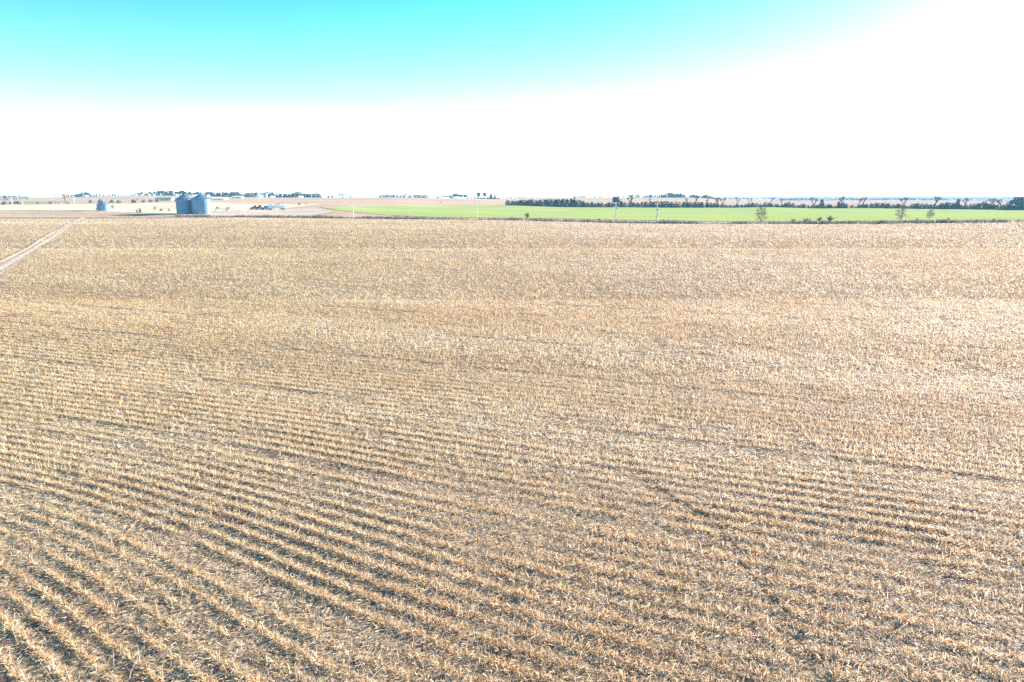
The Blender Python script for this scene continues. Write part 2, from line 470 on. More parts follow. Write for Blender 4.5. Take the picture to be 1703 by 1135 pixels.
# ------------------------------------------------------------------ corn residue and stubble
def strips(x, y, z, L, W, yaw, pitch, curl, roll, seg):
    n = len(x)
    pts = []
    p = np.stack([x, y, z], 1)
    pit = pitch.copy()
    side = np.stack([-np.sin(yaw), np.cos(yaw), np.zeros(n)], 1)
    rows = []
    for k in range(seg + 1):
        d = np.stack([np.cos(yaw)*np.cos(pit), np.sin(yaw)*np.cos(pit), np.sin(pit)], 1)
        upv = np.cross(d, side)
        w = side*np.cos(roll)[:, None] + upv*np.sin(roll)[:, None]
        wk = W * (1.0 if k == 0 else (1.05 if k < seg else 0.45))
        rows.append(p - w*wk[:, None]/2); rows.append(p + w*wk[:, None]/2)
        p = p + d*(L/seg)[:, None]
        pit = pit - curl
    V = np.stack(rows, 1)                     # n, 2(seg+1), 3
    V[..., 2] = np.maximum(V[..., 2], (zter(x, y) + 0.035)[:, None])
    m = 2*(seg + 1)
    base = (np.arange(n)*m)[:, None]
    q = np.concatenate([base + np.array([2*k, 2*k+1, 2*k+3, 2*k+2]) for k in range(seg)], 0)
    return V.reshape(-1, 3), q, m
class Heap:
    def __init__(s): s.V, s.Q, s.C, s.n = [], [], [], 0
    def add(s, V, q, m, col):
        s.V.append(V); s.Q.append(q + s.n); s.C.append(np.repeat(col, m, 0)); s.n += len(V)
    def build(s, name, mat):
        return link(name, np_mesh(name, np.concatenate(s.V), np.concatenate(s.Q), mat, np.concatenate(s.C)))
PAL = np.array([[0.675, 0.525, 0.365], [0.755, 0.63, 0.48], [0.635, 0.45, 0.255], [0.82, 0.725, 0.60], [0.53, 0.34, 0.185], [0.38, 0.265, 0.17]])
def colours(n, w, x, y, even=0.0):
    w = np.array(w, float); w /= w.sum()
    c = PAL[rng.choice(len(PAL), n, p=w)]
    c = c * rng.uniform(0.78, 1.12, (n, 1))
    c = c*(1 - even) + c.mean(0)[None]*even           # a larger far piece stands for several leaves
    gold = np.clip(0.5 - (x + 4)/50, 0, 1)[:, None]    # straw gets yellower towards the left of the field
    c = c * (1 + (gold - 0.35)*np.array([[0.0, 0.02, -0.13]]))
    warm = vnoise(x, y, 22, 21)*0.6 + vnoise(x, y, 7, 22)*0.4      # redder and paler patches
    c = c * (1 + (warm[:, None] - 0.5)*np.array([[-0.08, -0.22, -0.38]]))
    idx = np.floor(rowcoord(x, y)/(ROW*12) + 0.3).astype(np.int64)          # each harvester pass has its own cast
    hp = hashn(idx, idx*0 + 3, 5) - 0.5
    c = c * (1 + hp[:, None]*np.array([[0.13, 0.17, 0.22]]))
    return np.clip(c, 0.02, 0.88)
PASS = ROW*12
def area_points(dens, y0, y1, margin=3.0):
    """points with dens per square metre over the part of the field in and near the view"""
    k = 0.77
    A = k*(y1**2 - y0**2) + 2*margin*(y1 - y0)
    n = int(A*dens)
    # sample y with pdf ~ (2ky+2m)
    u_ = rng.random(n)
    a, b, c = k, 2*margin, -(k*y0*y0 + 2*margin*y0 + u_*A)
    y = (-b + np.sqrt(b*b - 4*a*c))/(2*a)
    x = rng.uniform(-1, 1, n)*(k*y + margin)
    return x, y
def snap_rows(x, y, spread):
    """slide points along y onto the nearest row"""
    for _ in range(3):
        r = rowcoord(x, y)
        tgt = np.round(r/ROW)*ROW
        y = y - (r - tgt)*0.9
    return x, y + rng.normal(0, spread, len(y))
def keep(x, y, flat=False):
    tr_ = track_dist(x, y) > TW*(0.22 + 0.5*rng.random(len(x)))
    if flat: tr_ = tr_ | (rng.random(len(x)) < 0.8)
    gl = (gully_dist(x, y) > 0.06 + 0.42*vnoise(x, y, 0.8, 71)*(vnoise(x, y, 2.2, 72) > 0.48)) | (rng.random(len(x)) < 0.22)
    return (y < CUT(x) - 1.0) & tr_ & gl & (y > 9)
def passfrac(x, y):
    return np.mod(rowcoord(x, y)/PASS + 0.3, 1.0)
def loose(x, y):                              # where the residue is spread and hides the rows
    return np.clip((x + 6 + 10*(vnoise(x, y, 9, 63) - 0.5))/8, 0, 1)*(0.45 + 0.65*vnoise(x, y, 6, 64)) + 0.55*np.clip((vnoise(x, y, 8, 65) - 0.55)*4, 0, 1) + 0.45*np.clip((y - 22)/10, 0, 1)*vnoise(x, y, 7, 68)
def wheel(x, y):
    f = passfrac(x, y)
    return (vnoise(x, y, 11, 66) > 0.38) & (np.minimum(np.abs(f - 0.36), np.abs(f - 0.64))*PASS < 0.22)
def windrow(x, y):
    f = passfrac(x, y)
    idx = np.floor(rowcoord(x, y)/PASS + 0.3).astype(np.int64)
    on = (hashn(idx, idx*0 + 9, 8) > 0.5)*(0.35 + 0.65*(vnoise(x, y, 26, 67) > 0.35))
    return np.exp(-((f - 0.5)/0.055)**2)*on + 0.25*np.exp(-((f - 0.5)/0.15)**2)

heap = Heap()
def lod(y0, y1, d_flat, d_tuft, d_stub, d_lean, size, seg, margin=3.0, even=0.0):
    # flattened leaves and husks between the rows
    x, y = area_points(d_flat, y0, y1, margin)
    cover = vnoise(x, y, 1.3, 31)*0.55 + vnoise(x, y, 4.5, 32)*0.45
    r = np.abs(np.mod(rowcoord(x, y)/ROW + 0.5, 1.0) - 0.5)*ROW      # distance to the row line
    wr = windrow(x, y)
    pk = np.clip(0.25 + 1.3*(cover - 0.30), 0.08, 1)*(0.60 + 0.40*(r < 0.20)) + 0.55*wr + 0.35*np.clip(loose(x, y), 0, 1)
    m = keep(x, y, True) & (rng.random(len(x)) < pk)
    x, y, wr = x[m], y[m], np.clip(wr[m], 0, 1); n = len(x)
    L = rng.uniform(0.08, 0.28, n)*size; W = rng.uniform(0.012, 0.032, n)*size
    c = np.clip(colours(n, [3.0, 3.4, 1.2, 2.8, 0.4, 0.7], x, y, even)*(1 + 0.22*wr[:, None]), 0, 0.88)
    V, q, k = strips(x, y, zter(x, y) + 0.04 + rng.random(n)*0.05*size, L, W, np.where(rng.random(n) < 0.55, rng.normal(0.85, 0.45, n) + math.pi*(rng.random(n) < 0.5), rng.uniform(0, 6.283, n)), rng.uniform(-0.05, 0.5, n), rng.uniform(0.0, 0.7, n), rng.normal(0, 0.55, n), 1)
    heap.add(V, q, k, c)
    # leafy tufts on the rows
    x, y = area_points(d_tuft, y0, y1, margin)
    x, y = snap_rows(x, y, 0.058)
    y = y + rng.normal(0, 1, len(y))*0.15*np.clip(loose(x, y), 0, 1.2)
    gap = vnoise(x, y, 0.9, 41)*0.6 + vnoise(x, y, 3.2, 42)*0.4
    m = keep(x, y) & (rng.random(len(x)) < np.clip(2.6*(gap - 0.22), 0.06, 1)*(1 - 0.75*np.clip(windrow(x, y), 0, 1))) & ~wheel(x, y)
    x, y = x[m], y[m]; n = len(x)
    c = colours(n, [3, 2, 3.2, 0.9, 1.8, 0.7], x, y, even)
    V, q, k = strips(x, y, zter(x, y) + 0.03, rng.uniform(0.10, 0.30, n)*size**0.5, rng.uniform(0.013, 0.034, n)*size, rng.uniform(0, 6.283, n), rng.uniform(0.25, 1.35, n), rng.uniform(0.1, 1.3, n), rng.normal(0, 0.7, n), seg)
    heap.add(V, q, k, c)
    # cut stubs standing on the rows
    x, y = area_points(d_stub, y0, y1, margin)
    x, y = snap_rows(x, y, 0.025)
    m = keep(x, y) & ~wheel(x, y)
    x, y = x[m], y[m]; n = len(x)
    c = colours(n, [2.5, 1.0, 4.0, 0.4, 1.6, 0.2], x, y)
    L = rng.uniform(0.11, 0.28, n); W = rng.uniform(0.017, 0.026, n)*size
    yaw = rng.uniform(0, 6.283, n); pit = np.clip(rng.normal(1.45, 0.16, n), 0.9, 1.57)
    for dy in (0.0, 1.57):
        V, q, k = strips(x, y, zter(x, y) + 0.02, L, W, yaw + dy*0, pit, np.zeros(n), np.full(n, dy), 1)
        heap.add(V, q, k, c)
    # stalks knocked over along the harvester's way
    x, y = area_points(d_lean, y0, y1, margin)
    m = keep(x, y); x, y = x[m], y[m]; n = len(x)
    c = colours(n, [3, 3.4, 2, 2, 0.5, 0.1], x, y)
    yaw = rng.normal(R(180 - 20), 0.55, n) + np.where(rng.random(n) < 0.3, math.pi, 0)
    V, q, k = strips(x, y, zter(x, y) + 0.03, rng.uniform(0.2, 0.6, n), rng.uniform(0.016, 0.026, n)*size, yaw, rng.uniform(0.03, 0.8, n)**1.4, rng.normal(0, 0.1, n), np.full(n, 1.0), 1)
    heap.add(V, q, k, c)
lod(12.4, 24, 700, 400, 13.0, 11.0, 0.64, 2, 2.2)
lod(24, 40, 240, 200, 11.0, 7.0, 0.82, 1, 2.5, 0.1)
lod(40, 70, 80, 76, 6.0, 3.5, 1.08, 1, 3.0, 0.25)
lod(70, 140, 15, 14, 1.5, 1.0, 1.6, 1, 3.0, 0.45)
lod(136, 360, 2.3, 4.0, 0.3, 0.1, 2.75, 1, 6, 0.7)
print('tris', sum(len(q) for q in heap.Q)*2)
residue = heap.build('corn_residue', M['residue'])
tag(residue, 'pale dry corn leaves, husks and stubble littering the harvested field', 'corn residue', kind='stuff')

# ------------------------------------------------------------------ weeds along the field edge and the road
wh = Heap()
def weeds(n, xr, off, spread, hh, pal, wid):
    x = rng.uniform(xr[0], xr[1], n)
    clump = vnoise(x, x*0, 9, 51)*0.5 + vnoise(x, x*0, 2.5, 52)*0.5
    y = 322 - 0.36*x + off + rng.normal(0, 1, n)*spread
    keepm = rng.random(n) < np.clip(0.25 + 1.2*(clump - 0.2), 0.1, 1)
    x, y, clump = x[keepm], y[keepm], clump[keepm]; n = len(x)
    pal = np.array(pal)
    c = pal[rng.integers(0, len(pal), n)]*rng.uniform(0.7, 1.25, (n, 1))
    L = hh*rng.uniform(0.5, 1.15, n)*(0.55 + 0.8*clump)
    V, q, k = strips(x, y, zter(x, y), L, np.full(n, wid)*rng.uniform(0.6, 1.3, n), rng.uniform(0, 6.28, n), rng.uniform(0.9, 1.57, n), rng.uniform(0, 0.5, n), rng.normal(0, 0.6, n), 1)
    wh.add(V, q, k, c)
MAUVE = [(0.23, 0.17, 0.14), (0.29, 0.22, 0.175), (0.16, 0.12, 0.105), (0.35, 0.26, 0.19)]
RUST = [(0.46, 0.30, 0.17), (0.52, 0.38, 0.22), (0.38, 0.25, 0.16)]
weeds(48000, (-190, 330), 2.6, 1.5, 1.25, MAUVE, 0.13)
weeds(7000, (-330, -150), -6.0, 6.0, 0.28, RUST, 0.10)
weeds(5000, (-330, -170), 8.0, 5.0, 0.25, RUST + MAUVE, 0.10)
weeds(9000, (-60, 330), 17.5, 0.9, 0.55, MAUVE, 0.09)
weeds(5000, (-330, -110), 17.5, 1.6, 0.35, MAUVE + RUST, 0.09)
weed = wh.build('roadside_weeds', M['weeds'])
tag(weed, 'grey brown dry weeds in a band along the far edge of the corn', 'weeds', kind='stuff')


# ------------------------------------------------------------------ single cut stalks nearest the drone
def stalk_mesh(seed):
    r = random.Random(seed)
    m = MB()
    hgt = r.uniform(0.17, 0.32); lean = r.uniform(-0.10, 0.10); rad = r.uniform(0.008, 0.011)
    p = Vector((0, 0, -0.03)); n = 3
    for i in range(n):
        q = p + Vector((lean*hgt/n*(1 + i*0.3), r.uniform(-0.008, 0.008), (hgt + 0.03)/n))
        m.tube(p, q, rad*1.15, rad*0.95, 6, caps=(i == n-1)); p = q
    for i in range(3):                        # shreds of leaf sheath hanging from the nodes
        a = r.uniform(0, 6.28); z0 = hgt*r.uniform(0.2, 0.8); l = r.uniform(0.06, 0.15); w = r.uniform(0.008, 0.014)
        d = Vector((math.cos(a), math.sin(a), 0)); sd_ = Vector((-d.y, d.x, 0))
        b0 = Vector((lean*z0, 0, z0)) + d*rad; b1 = b0 + d*l*0.5 + Vector((0, 0, l*0.25)); b2 = b0 + d*l + Vector((0, 0, -l*0.3))
        vv = [m.bm.verts.new(t) for t in (b0 - sd_*w, b0 + sd_*w, b1 + sd_*w, b1 - sd_*w, b2 + sd_*w*0.4, b2 - sd_*w*0.4)]
        m.bm.faces.new((vv[0], vv[1], vv[2], vv[3])); m.bm.faces.new((vv[3], vv[2], vv[4], vv[5]))
    return m.mesh('corn_stalk', M['stub'])
stalks = [stalk_mesh(i) for i in range(8)]
sx, sy = area_points(30, 12.9, 22, -0.6)
sx, sy = snap_rows(sx, sy, 0.02)
pick = np.nonzero(keep(sx, sy) & ~wheel(sx, sy) & (sy > 12.9) & (vnoise(sx, sy, 1.1, 77) > 0.42))[0]
pick = rng.choice(pick, min(300, len(pick)), replace=False)
szs = zter(sx[pick], sy[pick]) + 0.03
for k, i in enumerate(pick):
    o = link('corn_stalk', stalks[k % 8], None, (float(sx[i]), float(sy[i]), float(szs[k])))
    o.rotation_euler = (0, 0, random.uniform(0, 6.28)); sc_ = random.uniform(0.85, 1.25); o.scale = (1, 1, sc_)
    tag(o, 'short golden cut corn stalk standing in a foreground stubble row', 'corn stalk', 'cut corn stalks standing in the nearest rows')

# ------------------------------------------------------------------ trees and bushes: shapes shared between copies
def leaf_quads(P, size, r, flat=0.0):
    n = len(P)
    a = r.normal(size=(n, 3)); a /= np.linalg.norm(a, axis=1)[:, None]
    b = np.cross(a, r.normal(size=(n, 3))); b /= np.linalg.norm(b, axis=1)[:, None]
    s1 = size*r.uniform(0.6, 1.3, n)[:, None]; s2 = size*r.uniform(0.35, 0.8, n)[:, None]
    V = np.stack([P - a*s1, P - b*s2, P + a*s1, P + b*s2], 1)
    return V.reshape(-1, 3), (np.arange(n)*4)[:, None] + np.arange(4)
def clump_points(centres, rad, per, r):
    P = np.repeat(centres, per, 0)
    d = r.normal(size=P.shape)
    return P + d*np.repeat(rad, per)[:, None]*0.5
def cedar_crown(seed, mat, kind='cedar'):
    """unit-height evergreen: clumps of foliage over an uneven cone or dome"""
    r = np.random.default_rng(seed)
    n = 62
    t = 0.03 + 0.97*r.uniform(0.0, 1.0, n)**(1.5 if kind == 'dome' else 1.15)
    ang = r.uniform(0, 6.283, n)
    if kind == 'cedar': prof = 0.30*np.clip(1.15 - t, 0, 1)**0.75*(0.6 + 0.4*np.clip(t/0.15, 0, 1))
    elif kind == 'dome': prof = 0.46*np.sqrt(np.clip(1 - t**2.2, 0, 1))
    else: prof = 0.27*np.sqrt(np.clip(1 - ((t - 0.68)/0.36)**2, 0, 1)); 
    if kind == 'pine':
        t = 0.36 + 0.64*t**0.7; prof = 0.30*np.sqrt(np.clip(1 - ((t - 0.70)/0.34)**2, 0.02, 1))
    lop = 1 + 0.28*np.sin(ang + r.uniform(0, 6)) + r.normal(0, 0.14, n)
    rad = prof*lop*np.sqrt(r.uniform(0.25, 1, n))
    C = np.stack([rad*np.cos(ang), rad*np.sin(ang), t*0.96], 1)
    cr = (0.055 + 0.06*r.random(n))*(1.2 if kind == 'dome' else 1)
    P = clump_points(C, cr, 18, r)
    P[:, 2] = np.clip(P[:, 2], 0.01 if kind != 'pine' else 0.3, 1.0)
    V, q = leaf_quads(P, 0.052, r)
    return np_mesh('crown', V, q, mat)
def trunk_mesh(h=0.5, r0=0.035):
    m = MB(); m.tube((0, 0, -0.06), (0.01, 0, h*0.5), r0, r0*0.75, 6); m.tube((0.01, 0, h*0.5), (0, 0.01, h), r0*0.75, r0*0.3, 6)
    for i in range(4):
        a = i*1.7; z = h*(0.5 + 0.12*i); m.tube((0, 0, z), (0.14*math.cos(a), 0.14*math.sin(a), z + 0.08), r0*0.35, r0*0.1, 4)
    return m.mesh('trunk', M['bark'])
def bare_meshes(seed, spread=0.55, fork=0.22, depth=5, twig_mat=None, r0=0.030, twr=0.0045, lean=0.0):
    """unit-height leafless tree: (trunk and limbs, twigs)"""
    r = random.Random(seed)
    limbs, twigs = MB(), MB()
    top = [0.0]
    def grow(p, d, l, rad, lev):
        e = p + d*l; top[0] = max(top[0], e.z)
        mb = limbs if lev < 3 else twigs
        mb.tube(p, e, rad, rad*0.72, 5 if lev < 3 else 3, caps=False)
        if lev >= depth: return
        for _ in range(3 if lev in (1, 2, 3) else 2):
            ax = Vector((r.gauss(0, 1), r.gauss(0, 1), r.gauss(0, 0.5))).normalized()
            nd = (d + ax*spread*r.uniform(0.6, 1.25) + Vector((0, 0, 0.10))).normalized()
            grow(p + d*l*r.uniform(0.65, 1.0), nd, l*r.uniform(0.62, 0.86), max(rad*0.62, twr), lev + 1)
    grow(Vector((0, 0, -0.03)), Vector((lean, r.uniform(-0.05, 0.05), 1)).normalized(), fork + 0.03, r0, 0)
    s = 1.0/top[0]
    out = []
    for mb, nm, mt in ((limbs, 'trunk', M['bark']), (twigs, 'crown', twig_mat or M['twig'])):
        bmesh.ops.scale(mb.bm, vec=(s, s, s), verts=mb.bm.verts)
        out.append(mb.mesh(nm, mt))
    return out
def leader_meshes(seed, twig_mat, wide=0.36, low=0.16, r0=0.028):
    """unit-height leafless tree with one stem to the top and limbs all the way up: (trunk and limbs, twigs)"""
    r = random.Random(seed); limbs, twigs = MB(), MB()
    pts = [Vector((0, 0, -0.03))]
    for i in range(1, 8): pts.append(Vector((r.gauss(0, 0.012), r.gauss(0, 0.012), i/7)))
    for i in range(7): limbs.tube(pts[i], pts[i+1], r0*(1 - i/8.2), r0*(1 - (i+1)/8.2), 6, caps=False)
    for k in range(26):
        t = low + (0.97 - low)*(k + r.random())/26
        a = k*2.4 + r.uniform(-0.5, 0.5)
        ln = wide*math.sqrt(max(1 - ((t - 0.42)/0.60)**2, 0.05))*r.uniform(0.7, 1.2)
        d = Vector((math.cos(a), math.sin(a), r.uniform(0.05, 0.55))).normalized()
        i = min(int(t*7), 6); b = pts[i].lerp(pts[i+1], t*7 - i)
        m1 = b + d*ln*0.55; d2 = (d + Vector((r.gauss(0, .25), r.gauss(0, .25), r.gauss(0.05, .25)))).normalized(); e = m1 + d2*ln*0.45
        limbs.tube(b, m1, r0*0.42*(1.1 - t*0.6), r0*0.26, 4, caps=False); limbs.tube(m1, e, r0*0.26, 0.004, 4, caps=False)
        for q in range(20):
            s = r.uniform(0.25, 1.0); p0 = b.lerp(m1, s/0.55) if s < 0.55 else m1.lerp(e, (s - 0.55)/0.45)
            dd = (d2 + Vector((r.gauss(0, .7), r.gauss(0, .7), r.gauss(0.1, .45)))).normalized(); tl0 = ln*r.uniform(0.18, 0.42)
            twigs.tube(p0, p0 + dd*tl0, 0.0075, 0.005, 3, caps=False)
    return [limbs.mesh('trunk', M['bark']), twigs.mesh('crown', twig_mat)]
def bush_meshes(seed, mat, leafy=0.0, lmat=None):
    """unit-height shrub of stems fanning out of the ground"""
    r = random.Random(seed); rr = np.random.default_rng(seed)
    st, tw = MB(), MB(); tips = []
    for i in range(9):
        a = r.uniform(0, 6.28); d = Vector((math.cos(a)*r.uniform(0.1, 0.6), math.sin(a)*r.uniform(0.1, 0.6), 1)).normalized()
        p = Vector((r.uniform(-.06, .06), r.uniform(-.06, .06), -0.04)); e = p + d*r.uniform(0.35, 0.6)
        st.tube(p, e, 0.020, 0.012, 4, caps=False)
        for k in range(5):
            d2 = (d + Vector((r.gauss(0, .45), r.gauss(0, .45), r.gauss(0, .3)))).normalized(); b = p.lerp(e, r.uniform(0.12, 1)); e2 = b + d2*r.uniform(0.2, 0.42)
            tw.tube(b, e2, 0.016, 0.010, 3, caps=False); tips.append(e2)
            for q in range(3):
                d3 = (d2 + Vector((r.gauss(0, .6), r.gauss(0, .6), r.gauss(0, .4)))).normalized(); b3 = b.lerp(e2, r.uniform(0.4, 1)); e3 = b3 + d3*r.uniform(0.1, 0.22)
                tw.tube(b3, e3, 0.012, 0.008, 3, caps=False); tips.append(e3)
    k_ = 1.0/max(t.z for t in tips)
    for mb_ in (st, tw): bmesh.ops.scale(mb_.bm, vec=(k_, k_, k_), verts=mb_.bm.verts)
    tips = [t*k_ for t in tips]
    if leafy:
        P = np.array([tuple(t) for t in tips]); P = np.repeat(P, int(leafy), 0); P = P + rr.normal(0, 0.05, P.shape)
        V, q = leaf_quads(P, 0.03, rr)
        return [st.mesh('stem', M['bark']), np_mesh('crown', V, q, lmat)]
    return [st.mesh('stem', M['bark']), tw.mesh('crown', mat)]

SHAPES = {
 'cedar': [[trunk_mesh(0.55), cedar_crown(i, M['cedar'], 'cedar')] for i in range(6)],
 'dome': [[trunk_mesh(0.45, 0.03), cedar_crown(20+i, M['cedar'], 'dome')] for i in range(6)],
 'pine': [[trunk_mesh(0.72, 0.022), cedar_crown(40+i, M['pine'], 'pine')] for i in range(5)],
 'bare': [bare_meshes(60+i, 0.55, 0.20) for i in range(5)],
 'gaunt': [bare_meshes(80+i, 0.50, 0.34, 4, None, 0.042, 0.008, lean=0.12*(i-1)) for i in range(4)],
 'spread': [bare_meshes(90+i, 0.52, 0.13, 5, M['twig'], 0.03, 0.005) for i in range(3)],
 'pale': [bare_meshes(100+i, 0.5, 0.2, 5, M['twig_pale'], 0.028, 0.006) for i in range(2)],
 'mauve': [bare_meshes(180+i, 0.55, 0.16, 4, None, 0.040, 0.014) for i in range(4)],
 'leader': [leader_meshes(200, M['twig'], 0.42, 0.14), leader_meshes(201, M['twig'], 0.34, 0.3)],
 'leader_pale': [leader_meshes(203, M['twig_pale'], 0.36, 0.16)],
 'bush': [bush_meshes(120+i, M['twig']) for i in range(4)],
 'bush_gold': [bush_meshes(130+i, M['twig'], 3, M['leaf_gold']) for i in range(2)],
 'bush_olive': [bush_meshes(140+i, M['twig'], 4, M['leaf_olive']) for i in range(2)],
 'bush_pale': [bush_meshes(150+i, M['twig_pale']) for i in range(3)],
}
NAME = {'cedar': 'cedar_tree', 'dome': 'cedar_tree', 'pine': 'pine_tree', 'bare': 'bare_tree', 'gaunt': 'bare_tree', 'spread': 'bare_tree', 'pale': 'bare_tree', 'mauve': 'bare_tree', 'leader': 'bare_tree', 'leader_pale': 'bare_tree',
        'bush': 'bush', 'bush_gold': 'bush', 'bush_olive': 'bush', 'bush_pale': 'bush'}
CAT = {'cedar_tree': 'tree', 'pine_tree': 'tree', 'bare_tree': 'tree', 'bush': 'bush'}
def plant(kind, u, vtop, Y, wide=1.0, label=None, group=None, vbase=None, idx=None, leaves=None):
    """a plant whose top shows at photo row vtop, standing on the ground at distance Y (or where row vbase meets the ground)"""
    if vbase is not None:
        x, Y, z = hit(u, vbase)
    else:
        x = float(x_at(u, vtop, Y)); z = gz(x, Y)
    h = max(float(z_at(vtop, Y)) - z, 0.6)
    v = SHAPES[kind][random.randrange(len(SHAPES[kind])) if idx is None else idx]
    nm = NAME[kind]
    root = empty(nm, (x, Y, z), random.uniform(0, 6.28), label, CAT[nm], group)
    wk = h*wide*random.uniform(0.92, 1.08)
    root.scale = (wk, wk, h)
    for me in v: link(me.name.split('.')[0], me, root)
    return root

ORD = ['first', 'second', 'third', 'fourth', 'fifth', 'sixth', 'seventh', 'eighth', 'ninth', 'tenth', 'eleventh', 'twelfth', 'thirteenth', 'fourteenth', 'fifteenth', 'sixteenth', 'seventeenth', 'eighteenth', 'nineteenth', 'twentieth',
       'twenty-first', 'twenty-second', 'twenty-third', 'twenty-fourth', 'twenty-fifth', 'twenty-sixth', 'twenty-seventh', 'twenty-eighth', 'twenty-ninth', 'thirtieth', 'thirty-first', 'thirty-second', 'thirty-third', 'thirty-fourth']
# --- the belt of cedars behind the green wheat
Yg = lambda u: 0.5*(694 + 694)/(1 + 0.2*(u - CX)*U2T)
top_tab = [(842,333),(852,334),(870,332.5),(880,331.8),(900,333),(920,331.3),(940,331),(955,332),(970,335),(990,337),(1000,337.3),(1030,335.5),(1060,336),(1100,335.2),(1150,335.5),(1180,337),(1200,339.5),(1230,340),(1245,338.5),(1252,336.6),(1262,340),(1280,337.5),(1297,340.5),(1310,337.3),(1330,340),(1340,337.4),(1347,343),(1352,341),(1363,338.4),(1380,338.8),(1389,342),(1393,337.3),(1410,338.3),(1416,340),(1421,343.5),(1428,340.5),(1440,338.5),(1455,337.3),(1480,339),(1500,339),(1511,342),(1518,338.6),(1526,337),(1531,340.5),(1538,338),(1560,340.3),(1575,336.2),(1590,337),(1599,341),(1605,339.8),(1622,339),(1640,337.5),(1660,339.5),(1680,340),(1703,341),(1740,340)]
ta_u = np.array(top_tab, float)
BELT = 'dark blue green cedars packed in the belt behind the wheat'
landmarks = [(899, 'the small grey tree at the belt start'), (928, 'the tree before two crooked ones'), (946, 'the shorter crooked leafless tree'), (955, 'the tallest crooked leafless tree'),
 (1026, 'the lone green pine crown'), (1049, 'the wide spreading dark leafless tree'), (1080, 'the slender leafless tree'), (1144, 'the pale yellowish leafless tree'), (1192, 'the bushy leafless tree below the rise'),
 (1203, 'the flat topped leafless tree'), (1225, 'the forked leafless tree'), (1247, 'the leaning leafless tree'), (1282, 'the open forked leafless tree'), (1300, 'the thin twisted leafless tree'),
 (1355, 'the round crowned leafless tree'), (1368, 'the narrow spire shaped cedar'), (1401, 'the broad upright leafless tree'), (1432, 'the pair of leafless trees'), (1470, 'the low mauve leafless tree'), (1504, 'the tree behind the pale roadside tree'),
 (1557, 'the tallest tree of the right belt'), (1607, 'the fan topped leafless tree'), (1641, 'the blue grey leafless tree'), (1666, 'the tree amid the right grove'), (1690, 'the tree near the right border')]
belt = []
u = 845.0
while u < 1735:
    vt = float(np.interp(u, ta_u[:, 0], ta_u[:, 1]))
    lab = None
    for rowk in range(1):
        uu = u + random.uniform(-1.5, 1.5) + rowk*3.2
        v2 = float(np.interp(uu, ta_u[:, 0], ta_u[:, 1])) + random.uniform(-0.5, 1.3) + rowk*0.6
        if v2 > 342.3 and rowk: continue
        k = 'dome' if random.random() < 0.6 else 'cedar'
        belt.append((uu, plant(k, uu, v2, Yg(uu) + 4 + rowk*9 + random.uniform(-2, 2), random.uniform(1.0, 1.45) if k == 'dome' else random.uniform(1.2, 1.7), lab, BELT)))
    u += random.uniform(5.0, 8.0)
by = {}
for uu, o in belt:
    lu, lt = min(landmarks, key=lambda q: abs(q[0] - uu)); by.setdefault((lu, lt), []).append((uu, o))
for (lu, lt), items in by.items():
    lf = sorted([i for i in items if i[0] < lu], key=lambda i: -i[0]); rt = sorted([i for i in items if i[0] >= lu], key=lambda i: i[0])
    for side, lst in (('left', lf), ('right', rt)):
        for k, (uu, o) in enumerate(lst):
            o['label'] = 'dark belt cedar, ' + ['first', 'second', 'third', 'fourth', 'fifth', 'sixth', 'seventh', 'eighth', 'ninth'][k] + ' to the ' + side + ' of ' + lt
def thicket(name, label, n, yoff, hs):
    r = np.random.default_rng(3); uu = r.uniform(843, 1760, n); tv = np.interp(uu, ta_u[:, 0], ta_u[:, 1])
    ok = tv < 342; uu, tv = uu[ok], tv[ok]; n = len(uu)
    yy = Yg(uu) + yoff + r.uniform(0, 9, n); x = (uu - CX)*U2T*yy; z = zter(x, yy)
    hh = np.clip((H - yy*depr(tv)) - z, 1.0, None)*hs*r.uniform(0.6, 1.1, n)
    P = np.repeat(np.stack([x, yy, z], 1), 26, 0); P[:, :2] += r.normal(0, 1.1, (len(P), 2)); P[:, 2] += np.repeat(hh, 26)*r.uniform(0.02, 1, len(P))
    V, q = leaf_quads(P, 0.36, r)
    tag(link(name, np_mesh(name, V, q, M['cedar'])), label, 'thicket', kind='stuff')
thicket('cedar_thicket', 'low dark undergrowth filling the cedar belt behind the wheat', 900, 10, 0.72)
